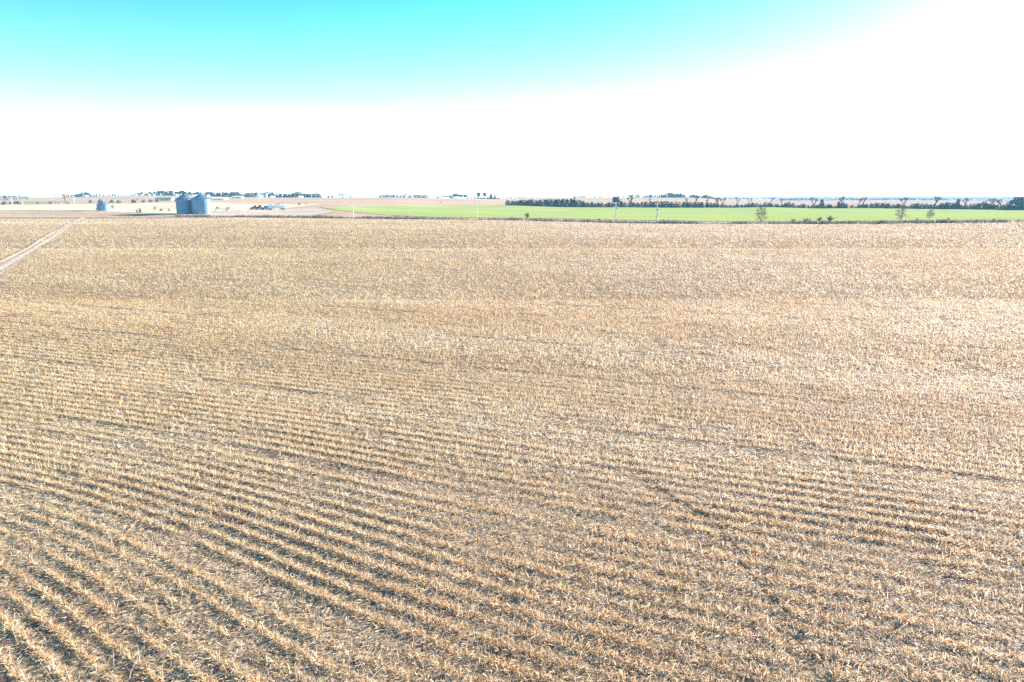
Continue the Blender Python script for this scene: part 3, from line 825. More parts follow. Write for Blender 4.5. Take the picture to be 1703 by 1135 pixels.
# --- leafless trees rising out of that belt
for (uu, vt, k, i, wd, lab) in [
 (899, 331.5, 'bare', 0, 0.9, 'small grey leafless tree standing in the left end of the cedar belt'),
 (928, 331.0, 'bare', 1, 1.1, 'grey leafless tree in the cedar belt, left of two tall crooked ones'),
 (946, 326.5, 'gaunt', 0, 0.9, 'crooked leafless tree left of the tallest one in the left cedar belt'),
 (955, 322.5, 'gaunt', 1, 0.8, 'tallest crooked leafless tree in the left half of the cedar belt'),
 (968, 333.0, 'pale', 0, 1.2, 'pale grey leafless tree at the foot of the crooked trees'),
 (1026, 327.5, 'pine', 0, 1.2, 'lone green pine crown above the belt, just left of a power pole'),
 (1049, 323.5, 'spread', 0, 1.0, 'wide spreading dark leafless tree above the belt between two power poles'),
 (1080, 329.0, 'gaunt', 2, 0.7, 'slender leafless tree above the belt, left of the second power pole'),
 (1144, 323.0, 'pale', 1, 0.8, 'pale yellowish leafless tree in front of the pine covered rise'),
 (1156, 323.5, 'bare', 2, 0.8, 'grey leafless tree right of the pale yellowish one'),
 (1175, 330.5, 'pale', 0, 0.8, 'small pale leafless tree below the right end of the pines'),
 (1192, 326.0, 'bare', 3, 1.1, 'bushy leafless tree at the right foot of the pine covered rise'),
 (1203, 328.5, 'spread', 1, 0.9, 'flat topped leafless tree right of the bushy one'),
 (1225, 325.0, 'gaunt', 3, 0.8, 'forked leafless tree with thick bare limbs against the far plain'),
 (1247, 327.5, 'gaunt', 0, 0.9, 'leaning leafless tree with one long limb against the far plain'),
 (1272, 335.0, 'bare', 4, 1.3, 'brown twiggy leafless tree in the belt behind the single large roadside tree'),
 (1282, 326.5, 'gaunt', 1, 0.9, 'open forked leafless tree above the round cedar clump'),
 (1300, 329.0, 'gaunt', 2, 0.8, 'thin twisted leafless tree beside a low gap in the belt'),
 (1314, 335.5, 'bare', 1, 1.2, 'brown twiggy leafless tree right of the thin twisted one'),
 (1355, 327.0, 'spread', 2, 0.8, 'leafless tree with a round open crown right of the first belt gap'),
 (1401, 324.5, 'spread', 0, 1.0, 'broad leafless tree with upright limbs in the block between belt gaps'),
 (1428, 328.0, 'bare', 2, 0.8, 'left one of a pair of leafless trees right of the second belt gap'),
 (1436, 327.5, 'bare', 0, 0.8, 'right one of a pair of leafless trees right of the second belt gap'),
 (1470, 336.0, 'bare', 3, 1.4, 'low mauve leafless tree in the long hedge of the belt'),
 (1504, 328.0, 'spread', 1, 1.0, 'large dark leafless tree behind the pale roadside tree'),
 (1557, 323.5, 'spread', 2, 0.9, 'tallest leafless tree of the right belt, with flat spreading top'),
 (1607, 328.0, 'spread', 0, 0.8, 'thin leafless tree with a fan shaped top near the right end'),
 (1641, 332.0, 'bare', 4, 1.1, 'blue grey leafless tree at the left of the tall right grove'),
 (1651, 329.5, 'bare', 1, 1.3, 'broad mauve leafless tree in the tall right grove'),
 (1666, 331.0, 'bare', 2, 1.2, 'grey leafless tree in the middle of the tall right grove'),
 (1679, 333.0, 'pale', 1, 1.2, 'pale leafless tree in a lighter gap of the right grove'),
 (1690, 329.0, 'bare', 0, 1.2, 'blue grey leafless tree left of the large one at the right border'),
]:
    plant(k, uu, vt, Yg(uu) + 14, wd, lab, idx=i % len(SHAPES[k]))
for (uu, vt, lab) in [(1694, 328.2, 'tall dense cedar just inside the right border of the picture'), (1702, 327.3, 'tallest dense cedar, cut by the right border of the picture'),
                      (1368, 331.5, 'narrow spire shaped cedar above the block between the belt gaps'), (1395, 335.5, 'small pointed cedar at the left end of the block between gaps'),
                      (1594, 331.5, 'narrow pointed cedar left of the fan topped leafless tree')]:
    plant('dome' if uu > 1690 else 'cedar', uu, vt, Yg(uu) + 8, 1.3 if uu > 1690 else 0.9, lab)
# --- left end of the belt: trunks of mixed trees
for k_, (uu, vt) in enumerate(((852, 334), (858, 334.5), (862, 334), (868, 333.5), (884, 333), (891, 333), (908, 332.5), (914, 333.5), (934, 333))):
    plant('mauve', uu, vt, Yg(uu) + 2, 1.2, 'small mauve leafless tree among the first belt cedars, ' + ORD[k_] + ' from the left', 'small leafless trees in the left end of the belt')

# --- evergreens on the crest of the left hill
def crest_row(pts, Y, kinds, step, label, group, jit=0.8, wide=(0.9, 1.3)):
    a = np.array(pts, float); u = a[0, 0]; made = []
    while u <= a[-1, 0]:
        vt = float(np.interp(u, a[:, 0], a[:, 1])) + random.uniform(-jit, jit)
        if vt < 334: made.append(plant(random.choice(kinds), u, vt, Y + random.uniform(-25, 25), random.uniform(*wide), label, group))
        u += step*random.uniform(0.7, 1.3)
    made.sort(key=lambda o: o.location.x/o.location.y)
    for k, o in enumerate(made): o['label'] = label + ', ' + ORD[k] + ' from the left'
G1 = 'evergreens along the crest of the left hill'
crest_row([(0, 326.5), (20, 327), (45, 327.5), (60, 327.8), (84, 328.5)], 1040, ['mauve', 'dome', 'mauve'], 5, 'grey rounded tree on the skyline at the left border', 'grey skyline trees at the left border', 0.8, (1.2, 1.8))
crest_row([(1, 324.5), (12, 325.5), (30, 326), (48, 327)], 880, ['mauve'], 3.6, 'mauve leafless tree behind the leftmost power pole', 'mauve leafless trees at the left border', 0.8, (1.4, 2.0))
crest_row([(113, 324), (120, 324), (128, 321.5), (133, 322), (140, 318.8), (148, 322), (152, 323)], 990, ['dome', 'pine', 'dome'], 4, 'dark evergreen in the hill clump left of the small bin', G1)
crest_row([(156, 323), (166, 322.5), (178, 324), (190, 321.5), (200, 324), (208, 323.5)], 1000, ['pine', 'cedar', 'dome'], 5, 'small evergreen in the thin row above the small round bin', G1)
crest_row([(217, 323.5), (228, 322), (234, 319.8), (242, 322), (250, 319), (256, 321)], 1000, ['dome', 'dome', 'pine'], 4.5, 'round evergreen on the hill between small and large bins', G1)
crest_row([(257, 319.5), (268, 317), (276, 318), (284, 317.5), (287, 318)], 1010, ['pine', 'pine', 'dome'], 3.5, 'tall evergreen in the grove directly left of large bins', G1)
crest_row([(260, 322), (284, 321.5)], 1000, ['dome'], 4, 'low evergreen filling the grove left of the large bins', G1)
crest_row([(294, 318.5), (302, 317), (308, 319), (320, 321), (330, 318.5), (336, 320)], 1020, ['pine', 'dome', 'pine'], 4, 'evergreen rising behind the roofs of the large bins', G1)
crest_row([(341, 320.5), (352, 319), (362, 320), (372, 320), (382, 321.5), (388, 318.5), (394, 320), (404, 321.5), (412, 320.5)], 1030, ['pine', 'dome', 'dome'], 4, 'evergreen on the hill directly right of the large bins', G1)
crest_row([(412, 321), (424, 321), (434, 321.5), (446, 320), (452, 320), (462, 321.5), (476, 323)], 1060, ['dome', 'cedar'], 4, 'evergreen in the windbreak behind the far blue bin', G1, wide=(1.2, 1.6))
crest_row([(476, 323), (486, 322), (490, 320), (498, 319.5), (506, 322), (514, 321.5), (522, 321.5), (532, 322), (535, 325)], 1060, ['dome', 'cedar', 'dome'], 3.6, 'evergreen in the dark windbreak right of the far blue bin', G1, wide=(1.2, 1.7))
crest_row([(537, 325), (548, 324.5), (556, 323.5)], 1070, ['dome', 'bare'], 4.5, 'small grey tree just right of the dark windbreak', 'skyline trees right of the windbreak')
crest_row([(563, 322.5), (570, 321), (577, 321.5)], 1070, ['mauve'], 3.0, 'leafless tree in the little hilltop end clump', 'skyline trees right of the windbreak', 0.5, (1.0, 1.3))
plant('dome', 583, 325.5, 1070, 1.2, 'single small round bush alone on the bald hilltop')
for uu, vt, lab in ((441, 316.5, 'tall thin leafless tree rising behind the far blue bin'), (424, 318.5, 'thin leafless tree between the white shed and the large bins'), (374, 318, 'faint leafless tree behind the evergreens right of the large bins'), (449, 319, 'leafless tree just right of the far blue bin')):
    plant('bare', uu, vt, 1075, 1.0, lab)
crest_row([(619, 326), (632, 324.5), (646, 323), (660, 325), (678, 323.2), (690, 324), (702, 324.2), (716, 325), (728, 326)], 1130, ['mauve', 'dome', 'mauve'], 4, 'greyish skyline tree in the long middle row', 'greyish trees along the middle skyline', 0.7, (1.3, 1.8))
crest_row([(738, 326), (746, 325.5), (754, 322.8), (762, 323.5), (770, 324.5), (776, 324.5)], 1180, ['pine', 'dome', 'pine'], 3.5, 'blue green evergreen in the airy skyline grove', 'pines in the middle skyline grove', 0.6)
crest_row([(778, 328.3), (800, 327.8), (830, 328)], 1200, ['dome'], 5, 'low scrub evergreen under the separate tall pines', 'low scrub on the middle skyline', 0.3, (1.5, 2.2))
for uu, vt, lab in ((796.5, 320.3, 'tallest slender lone pine on the middle skyline'), (806, 320.5, 'leaning lone pine, second of the separate skyline pines'), (816.5, 321.7, 'spire shaped pine, third of the separate skyline pines'), (823, 323.6, 'short rounded pine, last of the separate skyline pines')):
    plant('pine' if uu < 810 else 'cedar', uu, vt, 1190, 0.9, lab)
crest_row([(832, 328.5), (850, 327.5), (868, 327.5), (888, 327), (896, 327.5), (915, 328), (940, 328.5)], 1560, ['dome', 'cedar'], 5.5, 'tiny far skyline tree above the belt, left end', 'tiny far skyline trees above the belt', 0.6, (1.4, 2.0))
crest_row([(960, 326.5), (968, 325.8), (976, 326)], 1440, ['dome'], 3, 'tiny dark skyline tree beside the tallest crooked tree', 'tiny skyline trees on the tan hill', 0.3, (1.3, 1.8))
for k_, uu in enumerate((989, 998, 1020, 1028, 1037)):
    plant('dome', uu, 325.8, 1440, 1.5, 'tiny separate round tree dotted along the tan hill skyline, ' + ['first', 'second', 'third', 'fourth', 'fifth'][k_] + ' from left', 'tiny dotted trees on the tan hill skyline')
G2 = 'evergreens on the rise behind the right power pole'
crest_row([(1046, 325), (1052, 323.5), (1060, 322.5), (1065, 323)], 1320, ['pine', 'dome'], 3.5, 'evergreen behind the wide spreading leafless tree', G2)
crest_row([(1068, 326), (1078, 324.5), (1084, 324), (1090, 324), (1097, 325), (1101, 323)], 1300, ['dome', 'cedar'], 3.4, 'evergreen at the left end of the rise above the pole', G2, wide=(1.2, 1.6))
crest_row([(1102, 323), (1108, 322), (1112, 320.8), (1118, 321.5), (1124, 322), (1130, 320.8), (1136, 322), (1140, 324)], 1300, ['dome', 'pine', 'dome'], 3.0, 'tall evergreen in the densest part of the rise', G2, wide=(1.1, 1.5))
crest_row([(1150, 324), (1155, 323.5), (1162, 326.5), (1168, 325), (1173, 323.8), (1180, 326), (1190, 328), (1197, 329.5)], 1290, ['dome'], 3.0, 'evergreen on the descending right end of the rise', G2, wide=(1.4, 1.8))

# --- bushes on the left slope
for (k, uu, vb, vt, wd, lab) in [
 ('dome', 5, 341, 336, 1.3, 'dark rounded bush hugging the left border below the skyline trees'),
 ('dome', 8, 339.5, 334.8, 1.5, 'dark bush left of the leftmost power pole'),
 ('dome', 18, 339.5, 335.6, 1.6, 'dark bush touching the leftmost power pole'),
 ('dome', 28, 339.5, 334.5, 1.9, 'wide green bush right of the leftmost power pole'),
 ('dome', 63, 339, 335.5, 1.2, 'small dark bush alone on the far green patch'),
 ('dome', 84, 339, 335, 1.5, 'dark bush at the foot of the orange tinted tree'),
 ('bush_olive', 92, 339, 333.5, 1.2, 'olive shrub under the orange tinted tree'),
 ('bush_gold', 97, 339.5, 332, 1.1, 'yellowish shrub under the orange tinted tree'),
 ('dome', 113, 339, 336, 1.3, 'small dark bush left of a thin power pole'),
 ('dome', 150, 337.5, 332.8, 1.5, 'round dark bush up the slope left of the small bin'),
 ('dome', 165, 337.6, 332.5, 1.1, 'dark bush just above the left shoulder of the small bin'),
 ('bush', 168, 337.6, 330, 1.0, 'leafless bush rising behind the small bin'),
 ('dome', 186, 337.6, 332.3, 1.5, 'dark round bush up the slope right of the small bin'),
 ('dome', 197, 337.8, 333, 1.7, 'second dark bush up the slope right of the small bin'),
 ('dome', 222, 337.8, 332, 1.6, 'wide dark bush in the middle of the bush row on the slope'),
 ('dome', 239, 337, 332.5, 1.4, 'rounded bush above the pale shrubs left of the large bins'),
 ('dome', 250, 336.3, 331.8, 1.4, 'dark bush left of the long grey barn'),
 ('bush_olive', 229, 334, 328.5, 1.2, 'yellow green shrub higher on the slope under the crest'),
 ('dome', 293, 335, 330, 1.3, 'dark bush between the grey barn and the left large bin'),
 ('dome', 261, 336.5, 333.5, 2.0, 'low dark bush in front of the grey barn'),
 ('bush_olive', 187.5, 348, 339.3, 0.9, 'olive green bush touching the right side of the small bin'),
 ('dome', 162, 350, 344.5, 0.9, 'small dark bush touching the left side of the small bin'),
 ('bush', 233.5, 355, 345.5, 0.9, 'dark brown leafless bush by the road left of the large bins'),
 ('bush', 228.5, 355, 346.5, 0.6, 'thin leafless bush beside the dark brown one by the road'),
 ('bush_olive', 258, 350, 341.5, 1.1, 'pale olive shrub in the hay left of the large bins'),
 ('bush_pale', 268, 352, 344.5, 1.4, 'pale bare shrub in the hay, second from the pale olive one'),
 ('bush_pale', 281, 352, 345.5, 1.3, 'faint pale shrub nearest the left large bin'),
 ('bush', 450, 342.5, 339.5, 1.3, 'round brown bush just above the front of the white trailer'),
 ('bush', 458.5, 342, 340, 1.2, 'small brown bush, left one of two above the white trailer'),
 ('bush', 463, 341.5, 337.8, 1.3, 'larger brown bush, right one of two above the white trailer'),
 ('bush', 477.5, 342.8, 341, 1.2, 'tiny brown bush beyond the rear of the white trailer'),
 ('dome', 497.5, 341.5, 337.8, 1.2, 'dark olive bush alone on the tan slope right of the trailer'),
 ('bush', 509, 340.5, 337.5, 1.2, 'brown tilted bush right of the dark olive one on the slope'),
 ('bush', 575, 341.8, 340, 1.5, 'tiny dark bush at the upper left edge of the green wheat'),
 ('bush_olive', 733, 338.5, 334.3, 1.2, 'single olive bush on the tan slope above the wheat'),
 ('dome', 838, 342.3, 341.2, 3.0, 'low dark scrub at the left foot of the cedar belt'),
]:
    plant(k, uu, vt, 500, wd, lab, vbase=vb)
plant('bare', 91, 323, 930, 1.2, 'grey leafless tree left of the orange tinted tree')
plant('bare', 98, 322.5, 930, 1.0, 'mauve leafless tree directly behind the orange tinted tree')
tr = plant('bare', 107, 321.5, 700, 0.85, 'tall tree with orange brown leaves left of the dark hilltop clump', idx=2)
rr_ = np.random.default_rng(5)
P = np.stack([rr_.normal(0, 0.19, 260), rr_.normal(0, 0.19, 260), rr_.uniform(0.5, 1.0, 260)], 1)
V_, q_ = leaf_quads(P, 0.035, rr_)
link('leaves', np_mesh('leaves', V_, q_, M['leaf_gold']), tr)

# --- trees and bushes along the road by the wheat
for (k, i, uu, vb, vt, wd, lab) in [
 ('bush', 0, 876, 363.5, 353.5, 1.15, 'round twiggy leafless bush at the wheat edge left of the power poles'),
 ('leader', 0, 1265, 370.3, 346.0, 1.0, 'largest dark leafless roadside tree with layered limbs before the wheat'),
 ('leader_pale', 0, 1498, 369.5, 341.5, 0.95, 'tall pale leafless roadside tree right of the bush group'),
 ('leader', 1, 1546, 368.3, 349.5, 0.95, 'small leafless roadside tree right of the tall pale one'),
 ('bush', 1, 1318, 372, 363.5, 1.1, 'leftmost thin twiggy bush of the roadside bush group'),
 ('bush', 2, 1342, 371.5, 361.5, 1.4, 'widest mauve twiggy bush of the roadside bush group'),
 ('bush', 3, 1362.5, 370.3, 358.5, 1.0, 'dark vase shaped leafless bush, third of the roadside group'),
 ('bush', 0, 1379, 370.5, 358.5, 1.2, 'rounded vase shaped leafless bush, rightmost of the roadside group'),
 ('bush_pale', 1, 1102, 368.5, 364.5, 1.8, 'low pale shrub right of the right hand power pole'),
 ('bush', 1, 996, 366.5, 363.3, 1.5, 'low dark shrub left of the taller power poles'),
 ('bush', 2, 1006.5, 366.5, 364.3, 1.4, 'smaller low shrub nearest the left power pole with wide arms'),
 ('bush_pale', 2, 1426, 370, 366, 1.5, 'low pinkish shrub between the bush group and the pale tree'),
 ('bush', 3, 1577, 367.5, 361.5, 1.3, 'pale twiggy bush right of the small roadside tree'),
 ('bush', 0, 1653, 368, 363.5, 1.3, 'thin twiggy shrub toward the right border by the road'),
 ('dome', 1, 1693, 368.5, 365.3, 1.4, 'small dark evergreen bush by the road at the right border'),
 ('dome', 2, 1536.5, 368.5, 366.6, 1.3, 'tiny dark bush between the pale tree and the small tree'),
 ('dome', 3, 1608, 368, 366, 1.1, 'tiny dark bush by the road right of the twiggy bush'),
 ('bush_pale', 0, 1525, 368.8, 361, 0.8, 'faint thin sapling between the pale tree and the small tree'),
]:
    plant(k, uu, vt, 300, wd, lab, vbase=vb, idx=i % len(SHAPES[k]))

# --- far woods, each ridge one mass of crowns
def far_wood(name, pts, Y, depth, label, n, th):
    r = np.random.default_rng(int(Y)); a = np.array(pts, float)
    u = r.uniform(a[0, 0], a[-1, 0], n)
    yy = Y + r.uniform(0, depth, n)
    x = (u - CX)*U2T*yy; z = zter(x, yy)
    w = np.interp(u, a[:, 0], a[:, 1])
    hgt = th*w*r.uniform(0.6, 1.15, n)
    ok = w > 0.05
    x, yy, z, hgt = x[ok], yy[ok], z[ok], hgt[ok]; n = len(x)
    per = 14
    C = np.stack([x, yy, z + hgt*0.5], 1)
    P = np.repeat(C, per, 0) + r.normal(size=(n*per, 3))*np.stack([np.repeat(hgt*0.42, per)]*2 + [np.repeat(hgt*0.25, per)], 1)
    V, q = leaf_quads(P, th*0.24, r)
    o = link(name, np_mesh(name, V, q, M['cedar'])); tag(o, label, 'wood', kind='stuff')
far_wood('far_wood', [(1288, 0), (1300, .5), (1315, 1), (1335, 1), (1345, .6), (1360, .2), (1395, .3), (1410, .6), (1425, .4), (1445, .2), (1460, .7), (1475, 1), (1510, 1), (1540, .6), (1600, .3), (1720, .3)], 2300, 160, 'blue strip of far woodland beyond the cedar belt', 420, 8)
far_wood('far_wood', [(1180, .4), (1230, .8), (1300, .5), (1380, .9), (1480, .6), (1560, .9), (1640, .5), (1740, .8)], 3500, 300, 'pale blue far woodland on the plain', 420, 10)
far_wood('far_wood', [(1180, .8), (1260, .5), (1350, .9), (1440, .6), (1500, 1), (1600, .6), (1740, .9)], 5200, 500, 'palest blue woodland line under the horizon', 420, 12)

# ------------------------------------------------------------------ grain bins
def corrugated(rad, h, n=10):
    prof = []
    for i in range(n*4 + 1):
        z = h*i/(n*4)
        prof.append((rad + (0.035 if (i % 4) in (1, 2) else 0.0), z))
    return prof
def grain_bin(name, u, vb, veave, vpeak, wpx, label, Y=None, ribs=28, door_az=-1.9, group=None, detail=True):
    if Y is None: x, Y, z = hit(u, vb)
    else: x = float(x_at(u, vb, Y)); z = gz(x, Y)
    rad = wpx/2*Y/1157.5
    he = float(z_at(veave, Y)) - z; hp = float(z_at(vpeak, Y)) - z
    root = empty(name, (x, Y, z), 0, label, 'grain bin', group)
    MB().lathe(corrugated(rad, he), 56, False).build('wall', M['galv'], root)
    MB().lathe([(rad + 0.25, -0.25), (rad + 0.25, 0.12), (rad, 0.14)], 56).build('foundation', M['tan_wall'], root)
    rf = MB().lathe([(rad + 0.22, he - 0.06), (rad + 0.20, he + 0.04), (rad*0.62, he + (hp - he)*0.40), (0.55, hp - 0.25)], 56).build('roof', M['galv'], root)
    MB().lathe([(0.6, hp - 0.28), (0.6, hp - 0.05), (0.25, hp), (0.05, hp + 0.02)], 20).build('cap', M['galv_dark'], rf)
    rm = MB().tube((rad + 0.20, 0, he + 0.08), (0.6, 0, hp - 0.2), 0.05, 0.04, 4).mesh('roof_rib', M['galv_dark'])
    for k in range(ribs if detail else 12):
        o = link('roof_rib', rm, rf); o.rotation_euler = (0, 0, 2*math.pi*k/(ribs if detail else 12))
    sm = MB().box((rad + 0.07, 0, he/2), (0.10, 0.16, he)).mesh('stiffener', M['galv_dark'])
    for k in range(ribs if detail else 10):
        o = link('stiffener', sm, root); o.rotation_euler = (0, 0, 2*math.pi*(k + 0.5)/(ribs if detail else 10))
    if detail:
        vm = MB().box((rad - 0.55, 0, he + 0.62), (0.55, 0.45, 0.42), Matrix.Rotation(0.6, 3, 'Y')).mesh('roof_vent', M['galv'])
        for k in range(16):
            o = link('roof_vent', vm, rf); o.rotation_euler = (0, 0, 2*math.pi*(k + 0.25)/16)
        hb = MB()
        for k in range(1, 4): hb.lathe([(rad + 0.03, he*k/4 - 0.05), (rad + 0.06, he*k/4), (rad + 0.03, he*k/4 + 0.05)], 56, False)
        hb.build('seam', M['galv_dark'], root)
        la = MB()
        for s in (-0.22, 0.22): la.tube((rad + 0.25, s, 0.3), (rad + 0.25, s, he + 0.4), 0.03, 0.03, 5)
        for k in range(int(he/0.35)): la.tube((rad + 0.25, -0.22, 0.5 + k*0.35), (rad + 0.25, 0.22, 0.5 + k*0.35), 0.02, 0.02, 4)
        o = la.build('ladder', M['galv_dark'], root); o.rotation_euler = (0, 0, -0.35)
    d = MB().box((rad + 0.08, 0, 1.25), (0.12, 0.9, 1.9)).build('door', M['galv_dark'], root); d.rotation_euler = (0, 0, door_az)
    MB().tube((rad + 0.16, 0.3, 1.2), (rad + 0.16, 0.3, 1.45), 0.02, 0.02, 5).build('handle', M['black'], d)
    return root
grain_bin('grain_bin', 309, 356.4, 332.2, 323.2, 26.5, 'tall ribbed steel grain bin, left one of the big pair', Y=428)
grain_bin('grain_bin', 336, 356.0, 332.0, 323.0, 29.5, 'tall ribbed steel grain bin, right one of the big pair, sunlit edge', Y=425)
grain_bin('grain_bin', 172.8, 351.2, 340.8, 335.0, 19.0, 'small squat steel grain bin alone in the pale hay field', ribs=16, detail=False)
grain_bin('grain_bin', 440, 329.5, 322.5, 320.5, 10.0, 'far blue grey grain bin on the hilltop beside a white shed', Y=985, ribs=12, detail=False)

# ------------------------------------------------------------------ farm buildings on the hill
def shed(name, u0, u1, vtop, Y, depth, label, wall, roof, roofh=0.35, door=True, rz=0.0, windows=0):
    uc = (u0 + u1)/2; x = float(x_at(uc, vtop, Y)); z = gz(x, Y)
    w = (u1 - u0)*Y/1157.5; h = max(float(z_at(vtop, Y)) - z, 2.2)
    root = empty(name, (x, Y, z), rz, label, 'building')
    rh = h*roofh
    MB().box((0, 0, (h - rh)/2 - 0.3), (w, depth, h - rh + 0.6)).build('wall', wall, root)
    m = MB(); e = 0.35
    # gable roof, ridge along x
    for s in (-1, 1):
        a = [Vector((-w/2 - e, s*(depth/2 + e), h - rh - 0.12)), Vector((w/2 + e, s*(depth/2 + e), h - rh - 0.12)), Vector((w/2 + e, 0, h)), Vector((-w/2 - e, 0, h))]
        lo = [m.bm.verts.new(p) for p in a]; hi = [m.bm.verts.new(p + Vector((0, 0, 0.14))) for p in a]
        m.bm.faces.new(lo[::-1]); m.bm.faces.new(hi)
        for i in range(4): m.bm.faces.new((lo[i], lo[(i+1) % 4], hi[(i+1) % 4], hi[i]))
    m.build('roof', roof, root)
    g = MB()
    for s in (-1, 1):
        vv = [g.bm.verts.new(p) for p in ((s*w/2, -depth/2, h - rh), (s*w/2, depth/2, h - rh), (s*w/2, 0, h - 0.02))]
        v2 = [g.bm.verts.new(v.co + Vector((-s*0.1, 0, 0))) for v in vv]
        g.bm.faces.new(vv); g.bm.faces.new(v2[::-1])
        for i in range(3): g.bm.faces.new((vv[i], v2[i], v2[(i+1) % 3], vv[(i+1) % 3]))
    g.build('gable', wall, root)
    if door:
        d = MB().box((-w*0.22, -depth/2 - 0.05, (h - rh)*0.42), (min(3.2, w*0.25), 0.1, (h - rh)*0.84)).build('door', M['white'] if wall is not M['white'] else M['grey_roof'], root)
        MB().box((-w*0.22 + 0.8, -depth/2 - 0.13, (h - rh)*0.4), (0.08, 0.06, 0.3)).build('handle', M['black'], d)
    for k in range(windows):
        f = MB().box((w*(0.08 + 0.16*k), -depth/2 - 0.04, (h - rh)*0.55), (1.3, 0.08, 1.0)).build('window', M['white'], root)
        MB().box((w*(0.08 + 0.16*k), -depth/2 - 0.09, (h - rh)*0.55), (1.05, 0.03, 0.78)).build('pane', M['glass'], f)
    return root
shed('barn', 262, 288, 328.6, 800, 12, 'long low grey barn with a white door left of the large bins', M['tan_wall'], M['grey_roof'], 0.5, windows=2)
shed('shed', 350.5, 358, 330.6, 820, 8, 'small white shed touching the right large bin', M['white'], M['white'], 0.3, rz=0.9)
shed('shed', 362, 376.5, 330.0, 820, 9, 'low wide white shed right of the right large bin', M['white'], M['white'], 0.4, windows=1)
shed('house', 389, 403, 326.4, 900, 9, 'farmhouse with pale roof on the slope under the evergreens', M['tan_wall'], M['white'], 0.35, windows=2)
shed('shed', 427, 434.5, 324.6, 975, 9, 'boxy white shed left of the far blue bin', M['white'], M['white'], 0.15, rz=0.9)
shed('shed', 449.5, 455, 327.6, 980, 6, 'tiny white shed right of the far blue bin', M['white'], M['white'], 0.3, door=False, rz=0.9)
shed('shed', 496, 503, 327.6, 990, 6, 'low white shed on the hilltop before the dark windbreak', M['white'], M['white'], 0.3, door=False, rz=0.9)

# ------------------------------------------------------------------ power poles
def power_pole(u, vb, vt, label, arm=2.4, arms=1, Y=None, kit=False, rz=0.34, r0=0.17, group='wooden power poles'):
    if Y is None: x, Y, z = hit(u, vb)
    else: x = float(x_at(u, vb, Y)); z = gz(x, Y)
    h = float(z_at(vt, Y)) - z
    root = empty('power_pole', (x, Y, z), -rz, label, 'power pole', group)
    MB().tube((0, 0, -0.6), (0, 0, h), r0, r0*0.68, 10).build('pole', M['pole_wood'], root)
    for k in range(arms):
        za = h - 0.45 - k*1.9
        c = MB().box((0, -0.2, za), (arm*(1 - 0.25*k), 0.14, 0.17)).build('crossarm', M['pole_wood'], root)
        for s in (-1, 0, 1):
            MB().lathe([(0.05, 0), (0.09, 0.06), (0.06, 0.14), (0.09, 0.2), (0.04, 0.28)], 8).build('insulator', M['porcelain'], c).location = (s*arm*(1 - .25*k)*0.45, -0.2, za + 0.08)
        b = MB()
        for s in (-1, 1): b.tube((s*arm*0.28, -0.2, za - 0.05), (0, -0.15, za - 0.75), 0.025, 0.025, 5)
        b.build('brace', M['galv_dark'], root)
    if kit:
        t = MB().lathe([(0.05, 0), (0.27, 0.03), (0.27, 0.82), (0.2, 0.9), (0.05, 0.92)], 14).build('transformer', M['galv'], root); t.location = (0.42, -0.1, h - 3.4)
        MB().box((0.25, 0, h - 3.0), (0.3, 0.1, 0.5)).build('bracket', M['galv_dark'], root)
        MB().tube((0.24, 0, 2.0), (0.24, 0, h - 3.6), 0.05, 0.05, 6).build('conduit', M['galv'], root)
        MB().box((-0.22, -0.1, 1.7), (0.3, 0.22, 0.8)).build('meter_box', M['galv'], root)
    return root
power_pole(1092, 368.3, 338.0, 'power pole with a side canister before the wheat, rightmost of all poles', 2.6, 2, kit=True, r0=0.21)
power_pole(1023.5, 366.2, 336.2, 'power pole with two crossarms and a canister, second pole from the right', 3.0, 2, kit=True, r0=0.19)
power_pole(793.3, 362.8, 335.0, 'slim power pole before the green wheat, third pole from the right', 2.8)
power_pole(587.8, 360.0, 335.0, 'slim power pole near the left tip of the green wheat', 3.2)
power_pole(406.5, 360.0, 335.3, 'slim power pole between the large bins and the tractors', 1.4)
power_pole(245.3, 356.0, 335.0, 'slim power pole beside the brown bush left of the large bins', 2.6)
power_pole(125.5, 351.8, 329.5, 'slim power pole left of the small round bin', 1.2)
power_pole(21.3, 349.5, 328.0, 'leftmost power pole with a wide crossarm against the trees', 3.4, 2)
power_pole(38.3, 341.0, 334.0, 'short distant power pole right of the leftmost one', 1.2, Y=640)
for uu, vt, lab in ((422.5, 324, 'thin far power pole left of the boxy white shed'), (458, 323.2, 'thin far power pole just right of the far blue bin'), (490, 324, 'thin far power pole before the middle of the windbreak'), (518, 324.8, 'thin far power pole before the right end of the windbreak')):
    power_pole(uu, 330, vt, lab, 1.6, 1, Y=960, r0=0.2)

